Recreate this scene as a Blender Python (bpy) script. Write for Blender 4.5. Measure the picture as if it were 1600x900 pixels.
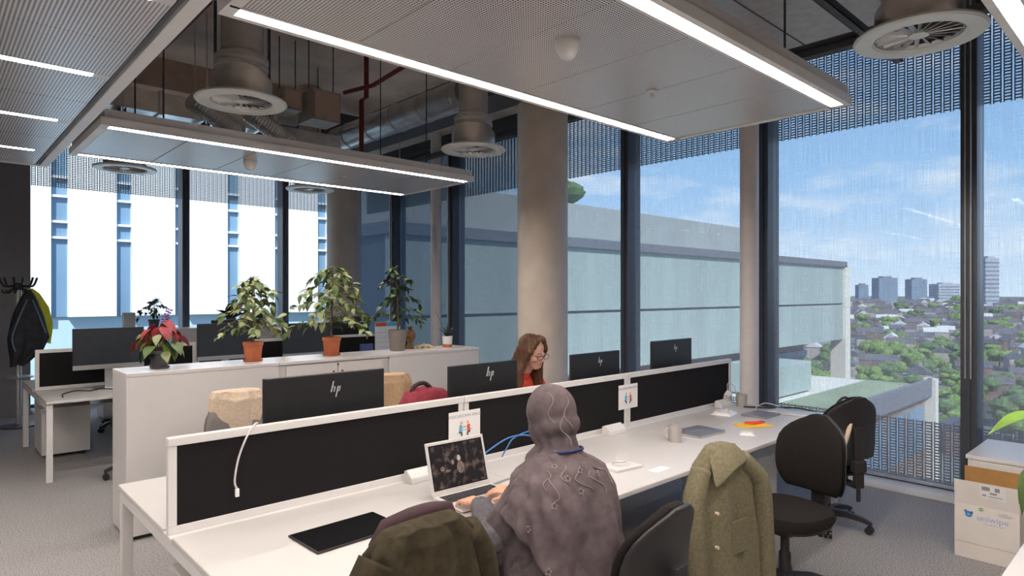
import bpy, bmesh, math, random
from mathutils import Vector, Matrix, Euler, noise
random.seed(7)
R = math.radians
PI = math.pi
for o in list(bpy.data.objects): bpy.data.objects.remove(o)
SC = bpy.context.scene
COL = SC.collection
# ---------------------------------------------------------------- camera
cd = bpy.data.cameras.new('camera'); cam = bpy.data.objects.new('camera', cd); COL.objects.link(cam)
cam.location = (0, 0, 1.70); cam.rotation_euler = (R(90), 0, -R(42.9))
cd.sensor_width = 36; cd.lens = 22.275; cd.shift_y = 0.005; cd.clip_start = 0.05; cd.clip_end = 9000
SC.camera = cam
# ---------------------------------------------------------------- world sky
W = bpy.data.worlds.new('sky'); SC.world = W; W.use_nodes = True
nt = W.node_tree; nt.nodes.clear()
def N(t, typ, **kw):
    n = t.nodes.new(typ)
    for k, v in kw.items(): setattr(n, k, v)
    return n
wo = N(nt, 'ShaderNodeOutputWorld'); bg = N(nt, 'ShaderNodeBackground')
tc = N(nt, 'ShaderNodeTexCoord'); sx = N(nt, 'ShaderNodeSeparateXYZ')
nt.links.new(tc.outputs['Generated'], sx.inputs[0])
cr = N(nt, 'ShaderNodeValToRGB')
cr.color_ramp.elements[0].position = 0.0; cr.color_ramp.elements[0].color = (0.66, 0.80, 0.96, 1)
cr.color_ramp.elements[1].position = 0.55; cr.color_ramp.elements[1].color = (0.09, 0.26, 0.64, 1)
e = cr.color_ramp.elements.new(0.16); e.color = (0.36, 0.59, 0.90, 1)
nt.links.new(sx.outputs[2], cr.inputs[0])
mp = N(nt, 'ShaderNodeMapping'); mp.inputs['Scale'].default_value = (2.2, 2.2, 7.5); mp.inputs['Location'].default_value = (0.35, 0.9, 0.2)
nt.links.new(tc.outputs['Generated'], mp.inputs[0])
nz = N(nt, 'ShaderNodeTexNoise'); nz.inputs['Scale'].default_value = 1.9; nz.inputs['Detail'].default_value = 7; nz.inputs['Roughness'].default_value = 0.55
nt.links.new(mp.outputs[0], nz.inputs[0])
c2 = N(nt, 'ShaderNodeValToRGB'); c2.color_ramp.elements[0].position = 0.50; c2.color_ramp.elements[1].position = 0.70
c2.color_ramp.elements[1].color = (0.8, 0.8, 0.8, 1)
nt.links.new(nz.outputs[0], c2.inputs[0])
mx = N(nt, 'ShaderNodeMix', data_type='RGBA'); mx.inputs[7].default_value = (0.98, 0.98, 1.0, 1)
nt.links.new(c2.outputs[0], mx.inputs[0]); nt.links.new(cr.outputs[0], mx.inputs[6])
nt.links.new(mx.outputs[2], bg.inputs[0]); bg.inputs[1].default_value = 1.25
nt.links.new(bg.outputs[0], wo.inputs[0])
# ---------------------------------------------------------------- sun
sd = bpy.data.lights.new('sun', 'SUN'); sd.energy = 4.2; sd.angle = R(0.6); sd.color = (1, 0.96, 0.9)
sun = bpy.data.objects.new('sun', sd); COL.objects.link(sun); sun.location = (-20, -30, 40)
sun.rotation_euler = Vector((0.40, 0.62, -0.68)).to_track_quat('-Z', 'Y').to_euler()
LED = 40.0
SC.view_settings.view_transform = 'Standard'; SC.view_settings.look = 'None'
SC.view_settings.exposure = 0.45; SC.view_settings.gamma = 1.0; SC.view_settings.use_curve_mapping = False

# ================================================================ helpers
MATS = {}
def mat(name, col, rough=0.5, metal=0.0, var=0.06, scale=12.0, bump=0.0, stretch=None, spec=None, col2=None, lo=0.35, hi=0.65):
    if name in MATS: return MATS[name]
    m = bpy.data.materials.new(name); m.use_nodes = True; t = m.node_tree
    b = t.nodes['Principled BSDF']
    b.inputs['Roughness'].default_value = rough; b.inputs['Metallic'].default_value = metal
    if spec is not None: b.inputs['Specular IOR Level'].default_value = spec
    c = N(t, 'ShaderNodeTexCoord'); n = N(t, 'ShaderNodeTexNoise'); n.inputs['Scale'].default_value = scale; n.inputs['Detail'].default_value = 4
    src = c.outputs['Object']
    if stretch:
        k = N(t, 'ShaderNodeMapping'); k.inputs['Scale'].default_value = stretch; t.links.new(src, k.inputs[0]); src = k.outputs[0]
    t.links.new(src, n.inputs[0])
    r = N(t, 'ShaderNodeValToRGB'); r.color_ramp.elements[0].position = lo; r.color_ramp.elements[1].position = hi
    a = tuple(max(0, x * (1 - var)) for x in col); d = tuple(min(1, x * (1 + var)) for x in col) if col2 is None else col2
    r.color_ramp.elements[0].color = (*a, 1); r.color_ramp.elements[1].color = (*d, 1)
    t.links.new(n.outputs[0], r.inputs[0]); t.links.new(r.outputs[0], b.inputs['Base Color'])
    if bump:
        bp = N(t, 'ShaderNodeBump'); bp.inputs['Strength'].default_value = bump; bp.inputs['Distance'].default_value = 0.004
        t.links.new(n.outputs[0], bp.inputs['Height']); t.links.new(bp.outputs[0], b.inputs['Normal'])
    MATS[name] = m; return m
def emit(name, col, s):
    m = bpy.data.materials.new(name); m.use_nodes = True; t = m.node_tree; t.nodes.clear()
    o = N(t, 'ShaderNodeOutputMaterial'); e = N(t, 'ShaderNodeEmission'); e.inputs[0].default_value = (*col, 1); e.inputs[1].default_value = s
    t.links.new(e.outputs[0], o.inputs[0]); MATS[name] = m; return m
def mathn(t, op, a, b=None):
    n = N(t, 'ShaderNodeMath', operation=op)
    for i, v in enumerate((a, b)):
        if v is None: continue
        if isinstance(v, (int, float)): n.inputs[i].default_value = v
        else: t.links.new(v, n.inputs[i])
    return n.outputs[0]
def perforated(name, col, pitch, rad, hole=(0.03, 0.03, 0.035)):
    """sheet metal with a grid of round punched holes"""
    m = bpy.data.materials.new(name); m.use_nodes = True; t = m.node_tree; b = t.nodes['Principled BSDF']
    b.inputs['Roughness'].default_value = 0.30; b.inputs['Metallic'].default_value = 0.35
    c = N(t, 'ShaderNodeTexCoord'); s = N(t, 'ShaderNodeSeparateXYZ'); t.links.new(c.outputs['Object'], s.inputs[0])
    d = []
    for k in (0, 1):
        f = mathn(t, 'FRACT', mathn(t, 'MULTIPLY', s.outputs[k], 1 / pitch)); f = mathn(t, 'SUBTRACT', f, 0.5); d.append(mathn(t, 'MULTIPLY', f, f))
    q = mathn(t, 'SQRT', mathn(t, 'ADD', d[0], d[1])); h = mathn(t, 'LESS_THAN', q, rad / pitch)
    x = N(t, 'ShaderNodeMix', data_type='RGBA'); x.inputs[6].default_value = (*col, 1); x.inputs[7].default_value = (*hole, 1)
    t.links.new(h, x.inputs[0]); t.links.new(x.outputs[2], b.inputs['Base Color'])
    MATS[name] = m; return m
def blind_mat(name, col, openness, sc=1.0):
    m = bpy.data.materials.new(name); m.use_nodes = True; t = m.node_tree; t.nodes.clear()
    o = N(t, 'ShaderNodeOutputMaterial'); tr = N(t, 'ShaderNodeBsdfTransparent'); df = N(t, 'ShaderNodeBsdfDiffuse'); tl = N(t, 'ShaderNodeBsdfTranslucent')
    df.inputs[0].default_value = (*col, 1); tl.inputs[0].default_value = (*col, 1)
    a = N(t, 'ShaderNodeMixShader'); a.inputs[0].default_value = 0.35; t.links.new(df.outputs[0], a.inputs[1]); t.links.new(tl.outputs[0], a.inputs[2])
    c = N(t, 'ShaderNodeTexCoord')
    outs = []
    for s, w in (((1, 620 * sc, 9 * sc), .42), ((1, 14 * sc, 620 * sc), .20), ((1, 700, 700), .35)):
        k = N(t, 'ShaderNodeMapping'); k.inputs['Scale'].default_value = s; t.links.new(c.outputs['Object'], k.inputs[0])
        n = N(t, 'ShaderNodeTexNoise'); n.inputs['Scale'].default_value = 0.35; n.inputs['Detail'].default_value = 2; t.links.new(k.outputs[0], n.inputs[0])
        outs.append(mathn(t, 'MULTIPLY', mathn(t, 'SUBTRACT', n.outputs[0], 0.5), w))
    f = mathn(t, 'ADD', mathn(t, 'ADD', outs[0], outs[1]), outs[2]); f = mathn(t, 'ADD', f, 1 - openness)
    f = mathn(t, 'MINIMUM', mathn(t, 'MAXIMUM', f, 0.02), 0.98)
    b = N(t, 'ShaderNodeMixShader'); t.links.new(f, b.inputs[0]); t.links.new(tr.outputs[0], b.inputs[1]); t.links.new(a.outputs[0], b.inputs[2])
    t.links.new(b.outputs[0], o.inputs[0]); MATS[name] = m; return m
def glass_mat(name, tint=(0.93, 0.96, 0.97)):
    m = bpy.data.materials.new(name); m.use_nodes = True; t = m.node_tree; t.nodes.clear()
    o = N(t, 'ShaderNodeOutputMaterial'); tr = N(t, 'ShaderNodeBsdfTransparent'); gl = N(t, 'ShaderNodeBsdfGlossy'); gl.inputs['Roughness'].default_value = 0.02
    tr.inputs[0].default_value = (*tint, 1)
    b = N(t, 'ShaderNodeMixShader'); b.inputs[0].default_value = 0.012; t.links.new(tr.outputs[0], b.inputs[1]); t.links.new(gl.outputs[0], b.inputs[2])
    t.links.new(b.outputs[0], o.inputs[0]); MATS[name] = m; return m
def slat_mat(name, col):
    """metal strip punched with a column of short horizontal slots"""
    m = bpy.data.materials.new(name); m.use_nodes = True; t = m.node_tree; t.nodes.clear()
    o = N(t, 'ShaderNodeOutputMaterial'); tr = N(t, 'ShaderNodeBsdfTransparent'); df = N(t, 'ShaderNodeBsdfPrincipled')
    df.inputs['Base Color'].default_value = (*col, 1); df.inputs['Roughness'].default_value = 0.5
    c = N(t, 'ShaderNodeTexCoord'); s = N(t, 'ShaderNodeSeparateXYZ'); t.links.new(c.outputs['Object'], s.inputs[0])
    fz = mathn(t, 'FRACT', mathn(t, 'MULTIPLY', s.outputs[2], 1 / 0.026)); hz = mathn(t, 'LESS_THAN', fz, 0.45)
    hy = mathn(t, 'LESS_THAN', mathn(t, 'ABSOLUTE', s.outputs[1]), 0.019)
    h = mathn(t, 'MULTIPLY', hz, hy)
    b = N(t, 'ShaderNodeMixShader'); t.links.new(h, b.inputs[0]); t.links.new(df.outputs[0], b.inputs[1]); t.links.new(tr.outputs[0], b.inputs[2])
    t.links.new(b.outputs[0], o.inputs[0]); MATS[name] = m; return m

class MB:
    """collects shapes, builds ONE mesh"""
    def __init__(s): s.v = []; s.f = []; s.m = []; s.k = 0
    def add(s, vs, fs):
        o = len(s.v); s.v += [tuple(v) for v in vs]; s.f += [tuple(i + o for i in f) for f in fs]; s.m += [s.k] * len(fs); return s
    def box(s, x0, x1, y0, y1, z0, z1, M=None):
        vs = [Vector((x, y, z)) for x in (x0, x1) for y in (y0, y1) for z in (z0, z1)]
        if M is not None: vs = [M @ v for v in vs]
        return s.add(vs, [(0, 1, 3, 2), (4, 6, 7, 5), (0, 4, 5, 1), (2, 3, 7, 6), (0, 2, 6, 4), (1, 5, 7, 3)])
    def loft(s, rings, cap=True, close=True):
        n = len(rings[0]); vs = [p for r in rings for p in r]; fs = []
        for i in range(len(rings) - 1):
            for j in range(n if close else n - 1):
                k = (j + 1) % n; fs.append((i * n + j, i * n + k, (i + 1) * n + k, (i + 1) * n + j))
        if cap: fs += [tuple(range(n - 1, -1, -1)), tuple((len(rings) - 1) * n + j for j in range(n))]
        return s.add(vs, fs)
    def cyl(s, p0, p1, r0, r1=None, n=12, cap=True):
        p0 = Vector(p0); p1 = Vector(p1); r1 = r0 if r1 is None else r1
        q = (p1 - p0).to_track_quat('Z', 'Y').to_matrix()
        rg = lambda p, r: [p + q @ Vector((r * math.cos(2 * PI * i / n), r * math.sin(2 * PI * i / n), 0)) for i in range(n)]
        return s.loft([rg(p0, r0), rg(p1, r1)], cap)
    def tube(s, pts, r, n=8, sub=1):
        P = [Vector(p) for p in pts]
        if sub > 1:
            Q = []
            for i in range(len(P) - 1):
                a = P[max(i - 1, 0)]; b = P[i]; c = P[i + 1]; d = P[min(i + 2, len(P) - 1)]
                for k in range(sub):
                    t = k / sub
                    Q.append(0.5 * ((2 * b) + (c - a) * t + (2 * a - 5 * b + 4 * c - d) * t * t + (3 * b - a - 3 * c + d) * t ** 3))
            P = Q + [P[-1]]
        rr = r if isinstance(r, (list, tuple)) else None
        rings = []; up = None
        for i, p in enumerate(P):
            tg = (P[min(i + 1, len(P) - 1)] - P[max(i - 1, 0)]).normalized()
            if up is None: up = tg.orthogonal().normalized()
            up = (up - tg * up.dot(tg))
            up = up.normalized() if up.length > 1e-6 else tg.orthogonal().normalized()
            sd_ = tg.cross(up)
            ra = r if rr is None else rr[0] + (rr[-1] - rr[0]) * i / max(1, len(P) - 1)
            rings.append([p + (up * math.cos(2 * PI * j / n) + sd_ * math.sin(2 * PI * j / n)) * ra for j in range(n)])
        return s.loft(rings)
    def lathe(s, prof, n=24, c=(0, 0, 0), cap=True):
        return s.loft([[(c[0] + r * math.cos(2 * PI * i / n), c[1] + r * math.sin(2 * PI * i / n), c[2] + z) for i in range(n)] for r, z in prof], cap)
    def ell(s, c, rad, M=None, nu=16, nv=10):
        rings = []
        for j in range(nv + 1):
            ph = -PI / 2 + PI * j / nv; rr = max(math.cos(ph), 0.02)
            rg = []
            for i in range(nu):
                p = Vector((rad[0] * rr * math.cos(2 * PI * i / nu), rad[1] * rr * math.sin(2 * PI * i / nu), rad[2] * math.sin(ph)))
                if M is not None: p = M @ p
                rg.append(p + Vector(c))
            rings.append(rg)
        return s.loft(rings)
    def capsule(s, p0, p1, r0, r1, n=12):
        p0 = Vector(p0); p1 = Vector(p1); d = (p1 - p0); L = d.length; q = d.to_track_quat('Z', 'Y').to_matrix()
        prof = [(r0 * math.cos(a), r0 * math.sin(a)) for a in [-PI / 2 * .97, -PI / 3, -PI / 6, 0]] + [(r1 * math.cos(a), L + r1 * math.sin(a)) for a in [0, PI / 6, PI / 3, PI / 2 * .97]]
        return s.loft([[p0 + q @ Vector((r * math.cos(2 * PI * i / n), r * math.sin(2 * PI * i / n), z)) for i in range(n)] for r, z in prof])
    def poly(s, pts, d):
        """flat polygon pushed along vector d"""
        n = len(pts); d = Vector(d); vs = [Vector(p) for p in pts]; vs += [v + d for v in vs]
        return s.add(vs, [tuple(range(n - 1, -1, -1)), tuple(range(n, 2 * n))] + [(i, (i + 1) % n, n + (i + 1) % n, n + i) for i in range(n)])
    def quad(s, a, b, c, d): return s.add([a, b, c, d], [(0, 1, 2, 3)])
    def mesh(s, name, mats, smooth=False, bevel=0, seg=2):
        me = bpy.data.meshes.new(name); me.from_pydata(s.v, [], s.f)
        for m in (mats if isinstance(mats, (list, tuple)) else [mats]): me.materials.append(MATS[m] if isinstance(m, str) else m)
        if max(s.m or [0]) > 0: me.polygons.foreach_set('material_index', s.m)
        bm = bmesh.new(); bm.from_mesh(me)
        bmesh.ops.recalc_face_normals(bm, faces=bm.faces)
        if bevel: bmesh.ops.bevel(bm, geom=list(bm.edges), offset=bevel, segments=seg, affect='EDGES', profile=0.6, clamp_overlap=True)
        bm.to_mesh(me); bm.free()
        if smooth: 
            me.polygons.foreach_set('use_smooth', [True] * len(me.polygons))
            if smooth != 'full': me.set_sharp_from_angle(angle=R(smooth if not isinstance(smooth, bool) else 40))
        return me
    def build(s, name, mats, parent=None, smooth=False, bevel=0, seg=2):
        return link(name, s.mesh(name, mats, smooth, bevel, seg), parent)
def link(name, me, parent=None, loc=None, rot=None):
    o = bpy.data.objects.new(name, me); COL.objects.link(o)
    if parent is not None: o.parent = parent
    if loc is not None: o.location = loc
    if rot is not None: o.rotation_euler = rot
    return o
def tag(o, label=None, cat=None, group=None, kind=None):
    for k, v in (('label', label), ('category', cat), ('group', group), ('kind', kind)):
        if v: o[k] = v
    return o
def thing(name, label, cat, loc=(0, 0, 0), rz=0, group=None, kind=None):
    o = bpy.data.objects.new(name, None); COL.objects.link(o); o.location = loc; o.rotation_euler = (0, 0, rz); o.empty_display_size = .1
    return tag(o, label, cat, group, kind)
def struct(name, parent=None, loc=(0, 0, 0)):
    o = bpy.data.objects.new(name, None); COL.objects.link(o); o.location = loc; o['kind'] = 'structure'; return o
def copy_tree(o, parent=None, loc=None, rz=None, label=None):
    c = o.copy(); COL.objects.link(c); c.parent = parent
    if loc is not None: c.location = loc
    if rz is not None: c.rotation_euler = (0, 0, rz)
    if label: c['label'] = label
    for ch in o.children: copy_tree(ch, c)
    return c
def B(*a): return MB().box(*a)
def remesh(mb, voxel, it=6, fac=0.5, disp=None):
    me = mb.mesh('tmp', 'white'); o = link('tmp', me)
    m = o.modifiers.new('r', 'REMESH'); m.mode = 'VOXEL'; m.voxel_size = voxel
    m = o.modifiers.new('s', 'SMOOTH'); m.factor = fac; m.iterations = it
    dg = bpy.context.evaluated_depsgraph_get(); out = bpy.data.meshes.new_from_object(o.evaluated_get(dg))
    bpy.data.objects.remove(o); out.materials.clear()
    if disp:
        for v in out.vertices: v.co = disp(v.co, v.normal)
    out.polygons.foreach_set('use_smooth', [True] * len(out.polygons))
    return out
def paint(me, mats, fn):
    for m in mats: me.materials.append(MATS[m])
    for p in me.polygons: p.material_index = fn(p.center)
    return me
def text(parent, s, size, M, m, name='lettering', ext=0.0004, align='CENTER'):
    cu = bpy.data.curves.new('t', 'FONT'); cu.body = s; cu.size = size; cu.extrude = ext; cu.align_x = align; cu.align_y = 'CENTER'; cu.resolution_u = 3
    t = bpy.data.objects.new('t', cu); COL.objects.link(t)
    me = bpy.data.meshes.new_from_object(t.evaluated_get(bpy.context.evaluated_depsgraph_get()))
    bpy.data.objects.remove(t); me.materials.clear(); me.materials.append(MATS[m]); me.transform(M)
    return link(name, me, parent)

# ================================================================ materials
mat('white', (0.68, 0.66, 0.645), 0.32, var=.015)
mat('worktop', (0.56, 0.54, 0.525), 0.38, var=.015, scale=5)
mat('cabinet', (0.70, 0.68, 0.67), 0.22, var=.012, scale=4)
mat('led_frame', (0.78, 0.77, 0.76), 0.4, var=.02)
mat('raft_side', (0.60, 0.58, 0.58), 0.45, var=.02)
perforated('tile_perf', (0.80, 0.79, 0.79), 0.013, 0.0040)
perforated('tile_perf_wide', (0.92, 0.92, 0.94), 0.0145, 0.0046)
emit('led', (1.0, 0.90, 0.82), LED)
mat('carpet', (0.31, 0.298, 0.298), 0.95, var=.36, scale=110, bump=.6, lo=.38, hi=.62)
mat('concrete', (0.74, 0.60, 0.49), 0.8, var=.14, scale=2.2)
mat('column', (0.74, 0.64, 0.55), 0.62, var=.06, scale=4, bump=.05)
mat('post', (0.80, 0.74, 0.71), 0.35, var=.03)
mat('wall_dark', (0.19, 0.18, 0.20), 0.5, var=.05)
mat('wall_light', (0.66, 0.64, 0.62), 0.7, var=.03)
mat('mullion', (0.085, 0.09, 0.108), 0.35, metal=.3, var=.05)
mat('beam', (0.08, 0.075, 0.075), 0.7, var=.1)
mat('sill', (0.72, 0.74, 0.78), 0.3, var=.02)
glass_mat('glass')
blind_mat('blind', (0.46, 0.47, 0.49), 0.56)
blind_mat('blind_grazing_dark', (0.11, 0.15, 0.21), 0.13)  # same mesh cloth; grazing-angle darkening put into its colour and openness
slat_mat('slat', (0.10, 0.12, 0.16))
slat_mat('slat_pale', (0.30, 0.31, 0.33))
mat('galv', (0.74, 0.77, 0.78), 0.28, metal=.9, var=.12, scale=6)
mat('duct_dark', (0.44, 0.42, 0.40), 0.4, metal=.4, var=.1)
mat('steel', (0.60, 0.61, 0.62), 0.30, metal=.8, var=.08)
mat('diffuser_rim', (0.72, 0.76, 0.74), 0.3, var=.02)
mat('board', (0.62, 0.48, 0.39), 0.8, var=.06)
mat('red_pipe', (0.20, 0.035, 0.025), 0.45, var=.1)
mat('strut', (0.10, 0.10, 0.105), 0.5, metal=.5, var=.1)
mat('black_fabric', (0.014, 0.013, 0.014), 0.95, var=.25, scale=220, bump=.3, spec=.15)
mat('chair_fabric', (0.014, 0.0115, 0.011), 0.95, var=.3, scale=300, bump=.4, spec=.2)
mat('chair_plastic', (0.022, 0.020, 0.021), 0.5, var=.1)
mat('chair_grey', (0.20, 0.18, 0.17), 0.6, var=.08)
mat('monitor_back', (0.016, 0.016, 0.018), 0.38, var=.1)
mat('monitor_screen', (0.028, 0.034, 0.042), 0.22, var=.1, spec=.6)
mat('silver', (0.62, 0.62, 0.62), 0.32, metal=.85, var=.03)
mat('silver_light', (0.68, 0.66, 0.64), 0.35, metal=.35, var=.03)
mat('logo', (0.62, 0.62, 0.63), 0.3, metal=.3, var=.02)
mat('paper', (0.80, 0.78, 0.77), 0.6, var=.01)
mat('ink', (0.10, 0.10, 0.12), 0.7, var=.02)
mat('ink_grey', (0.30, 0.30, 0.32), 0.7, var=.02)
mat('p_blue', (0.10, 0.42, 0.66), 0.6); mat('p_red', (0.66, 0.10, 0.06), 0.6); mat('p_skin', (0.72, 0.36, 0.22), 0.6); mat('p_teal', (0.32, 0.55, 0.52), 0.6)
mat('jacket_dark', (0.040, 0.032, 0.018), 0.9, var=.25, scale=30, bump=.25, spec=.2)
mat('lining', (0.040, 0.015, 0.020), 0.85, var=.2)
mat('shirt_green', (0.150, 0.132, 0.082), 0.92, var=.16, scale=90, bump=.4, spec=.2)
mat('beige', (0.52, 0.36, 0.22), 0.95, var=.1, scale=60, bump=.5, spec=.15)
mat('cream', (0.62, 0.50, 0.38), 0.95, var=.1, scale=60, bump=.5, spec=.15)
mat('backpack', (0.24, 0.018, 0.035), 0.75, var=.2, scale=30, bump=.2)
mat('scarf', (0.118, 0.092, 0.098), 0.9, var=.16, scale=26, bump=.25, spec=.2)
mat('tunic', (0.088, 0.069, 0.074), 0.92, var=.15, scale=40, bump=.25, spec=.2)
mat('sleeve', (0.105, 0.098, 0.110), 0.92, var=.18, scale=60, bump=.3, spec=.2)
mat('thread', (0.27, 0.22, 0.215), 0.8)
mat('lanyard', (0.012, 0.018, 0.10), 0.6)
mat('skin', (0.62, 0.33, 0.215), 0.5, var=.05, scale=30)
mat('skin_pale', (0.66, 0.38, 0.29), 0.5, var=.05, scale=30)
mat('lips', (0.52, 0.24, 0.19), 0.45)
mat('hair', (0.105, 0.044, 0.018), 0.5, var=.45, scale=14, stretch=(9, 9, .7), bump=.6)
mat('orange', (0.78, 0.085, 0.045), 0.8, var=.08)
mat('eye', (0.03, 0.02, 0.015), 0.2)
mat('glasses', (0.03, 0.025, 0.03), 0.3)
mat('terracotta', (0.46, 0.135, 0.055), 0.7, var=.08, scale=20)
mat('pot_grey', (0.19, 0.165, 0.15), 0.6, var=.06); mat('pot_dark', (0.085, 0.085, 0.092), 0.55, var=.06); mat('pot_white', (0.74, 0.72, 0.70), 0.35, var=.03)
mat('soil', (0.035, 0.022, 0.014), 0.95, var=.4, scale=60)
mat('leaf', (0.10, 0.17, 0.045), 0.5, var=.4, scale=5); mat('leaf_pale', (0.33, 0.37, 0.17), 0.5, var=.35, scale=5); mat('leaf_dark', (0.022, 0.055, 0.024), 0.4, var=.4, scale=5)
mat('leaf_bright', (0.19, 0.34, 0.045), 0.45, var=.3, scale=8); mat('leaf_red', (0.29, 0.022, 0.035), 0.55, var=.3, scale=14); mat('flower', (0.22, 0.07, 0.32), 0.6)
mat('bark', (0.13, 0.09, 0.055), 0.85, var=.3, scale=30)
mat('mug', (0.44, 0.41, 0.38), 0.55, var=.05); mat('grey_lid', (0.30, 0.30, 0.325), 0.35, metal=.5, var=.03)
mat('black_gloss', (0.008, 0.008, 0.009), 0.12, var=.05)
mat('crisp_yellow', (0.85, 0.50, 0.03), 0.35); mat('crisp_red', (0.75, 0.06, 0.03), 0.35)
mat('cable_white', (0.62, 0.60, 0.60), 0.45); mat('cable_grey', (0.26, 0.25, 0.25), 0.5); mat('cable_blue', (0.06, 0.22, 0.55), 0.4); mat('cable_black', (0.02, 0.02, 0.022), 0.5)
mat('carton', (0.74, 0.69, 0.64), 0.6, var=.02); mat('carton_brown', (0.42, 0.22, 0.07), 0.8, var=.08)
mat('print_blue', (0.05, 0.24, 0.58), 0.6); mat('print_light', (0.36, 0.40, 0.66), 0.6); mat('print_green', (0.10, 0.38, 0.10), 0.6)
mat('coat_black', (0.022, 0.024, 0.032), 0.7, var=.3, scale=12, bump=.2); mat('hi_vis', (0.72, 0.74, 0.03), 0.6, var=.1)
mat('coat_trim', (0.13, 0.19, 0.27), 0.5)
mat('wrap', (0.86, 0.85, 0.85), 0.25, var=.02)
mat('coconut', (0.17, 0.10, 0.045), 0.9, var=.4, scale=40); mat('basket', (0.42, 0.33, 0.22), 0.9, var=.7, scale=34)
mat('folder_blue', (0.06, 0.09, 0.22), 0.5); mat('speaker_grey', (0.42, 0.44, 0.47), 0.6)
# outdoors
mat('tower_white', (0.88, 0.89, 0.90), 0.6, var=.02, scale=.4); mat('tower_glass', (0.18, 0.30, 0.43), 0.35, var=.15, scale=.3); mat('tower_base', (0.46, 0.62, 0.72), 0.5, var=.06, scale=.3)
mat('panel_teal', (0.37, 0.455, 0.435), 0.5, var=.08, scale=.35, stretch=(2, 2, .15)); mat('panel_upper', (0.38, 0.415, 0.405), 0.6, var=.06, scale=.3)
mat('coping', (0.17, 0.18, 0.21), 0.6, var=.05); mat('joint', (0.10, 0.12, 0.13), 0.7); mat('pale_stone', (0.76, 0.74, 0.66), 0.7, var=.04, scale=.3)
mat('undercroft', (0.30, 0.22, 0.18), 0.7, var=.2, scale=.4); mat('roof_green', (0.30, 0.36, 0.22), 0.9, var=.15, scale=.3)
mat('city_ground', (0.145, 0.150, 0.135), 0.95, var=.5, scale=.02, lo=.4, hi=.6)
mat('brick_a', (0.22, 0.155, 0.135), 0.9, var=.15, scale=.6); mat('brick_b', (0.40, 0.37, 0.35), 0.9, var=.15, scale=.6); mat('roof_slate', (0.115, 0.115, 0.135), 0.7, var=.2, scale=.4); mat('roof_pale', (0.62, 0.62, 0.62), 0.7, var=.1)
mat('tree_a', (0.15, 0.24, 0.055), 0.95, var=.45, scale=.7); mat('tree_b', (0.10, 0.17, 0.06), 0.95, var=.45, scale=.7)
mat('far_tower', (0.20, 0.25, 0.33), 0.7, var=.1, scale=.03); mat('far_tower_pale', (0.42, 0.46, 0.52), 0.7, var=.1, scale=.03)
# ================================================================ the room
XW, YW, ZC = 6.30, 11.36, 4.20
tag(B(-5, 6.45, -5, 11.5, -0.3, 0).build('floor', 'carpet'), kind='structure')
tag(B(-5, 6.45, -5, 11.5, ZC, ZC + .3).build('ceiling', 'concrete'), kind='structure')
tag(B(-5.2, -5, -5, 11.5, -0.3, ZC + .3).build('wall_left', 'wall_light'), kind='structure')
tag(B(-5, 6.45, -5.2, -5, -0.3, ZC + .3).build('wall_back', 'wall_light'), kind='structure')
tag(B(XW, 6.45, -5, -0.53, 0, ZC).build('wall_right', 'wall_light'), kind='structure')
tag(B(-5, 1.10, 11.08, 11.30, 0, ZC).build('wall_front', 'wall_dark'), kind='structure')
tag(B(6.05, 6.40, -5, 11.30, 4.06, ZC).build('trim_1', 'beam'), kind='structure')
tag(B(1.10, 6.05, 11.08, 11.34, 4.06, ZC).build('trim_2', 'beam'), kind='structure')
tag(B(6.08, 6.42, -0.5, 11.30, 0, 0.055).build('trim_3', 'sill', bevel=.008), kind='structure')
tag(B(1.12, 6.08, 11.14, 11.45, 0, 0.055).build('trim_4', 'sill', bevel=.008), kind='structure')
tag(B(4.55, 5.0, -1.0, 11.0, 3.86, ZC).build('trim_5', 'beam'), kind='structure')
def slat_mesh(z0, z1, m):
    me = bpy.data.meshes.new('perforated_slat'); w = .029; h = z1 - z0; d = .012
    me.from_pydata([(0, -w, 0), (0, w, 0), (0, w, h), (0, -w, h), (d, w, 0), (d, w, h), (d, -w, 0), (d, -w, h)], [], [(0, 1, 2, 3), (1, 4, 5, 2), (6, 0, 3, 7)])
    me.materials.append(MATS[m]); return me
SL_T = slat_mesh(3.28, 4.35, 'slat'); SL_B = slat_mesh(-.2, .56, 'slat'); SL_P = slat_mesh(3.28, 4.35, 'slat_pale')
ys = [-0.47 + 1.69 * k for k in range(8)]
nw = 0
def window(o, u0, u1, axis, top, bottom):
    """axis 'y': pane runs along y at x = XW; axis 'x': pane runs along x at y = YW"""
    global nw; nw += 1
    w = struct('window_%d' % nw)
    def bx(a0, a1, d0, d1, z0, z1):
        return B(XW + d0, XW + d1, a0, a1, z0, z1) if axis == 'y' else B(a0, a1, YW + d0, YW + d1, z0, z1)
    bx(u0 - .055, u0 + .055, -.21, .04, .05, 4.06).build('mullion', 'mullion', w, bevel=.006)
    bx(u0 - .012, u0 + .012, -.225, -.21, .05, 4.06).build('mullion_cap', 'mullion', w)
    bx(u0 + .05, u1 - .05, -.03, .03, .055, .10).build('bottom_rail', 'mullion', w)
    bx(u0 + .05, u1 - .05, -.03, .03, 4.0, 4.06).build('head_rail', 'mullion', w)
    bx(u0 + .05, u1 - .05, -.004, .004, .10, 4.0).build('pane', 'glass', w)
    n = round((u1 - u0) / .0704); p = (u1 - u0) / n
    for me, z in ((top, 3.28), (bottom, -.2)):
        if me is None: continue
        for i in range(n):
            u = u0 + (i + .5) * p
            if axis == 'y': link('perforated_slat', me, w, (XW + .25, u, z))
            else: link('perforated_slat', me, w, (u, YW + .25, z), (0, 0, PI / 2))
    return w
for k in range(7): window(None, ys[k], ys[k + 1], 'y', SL_T, SL_B if k in (0, 1, 2) else None)
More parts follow.
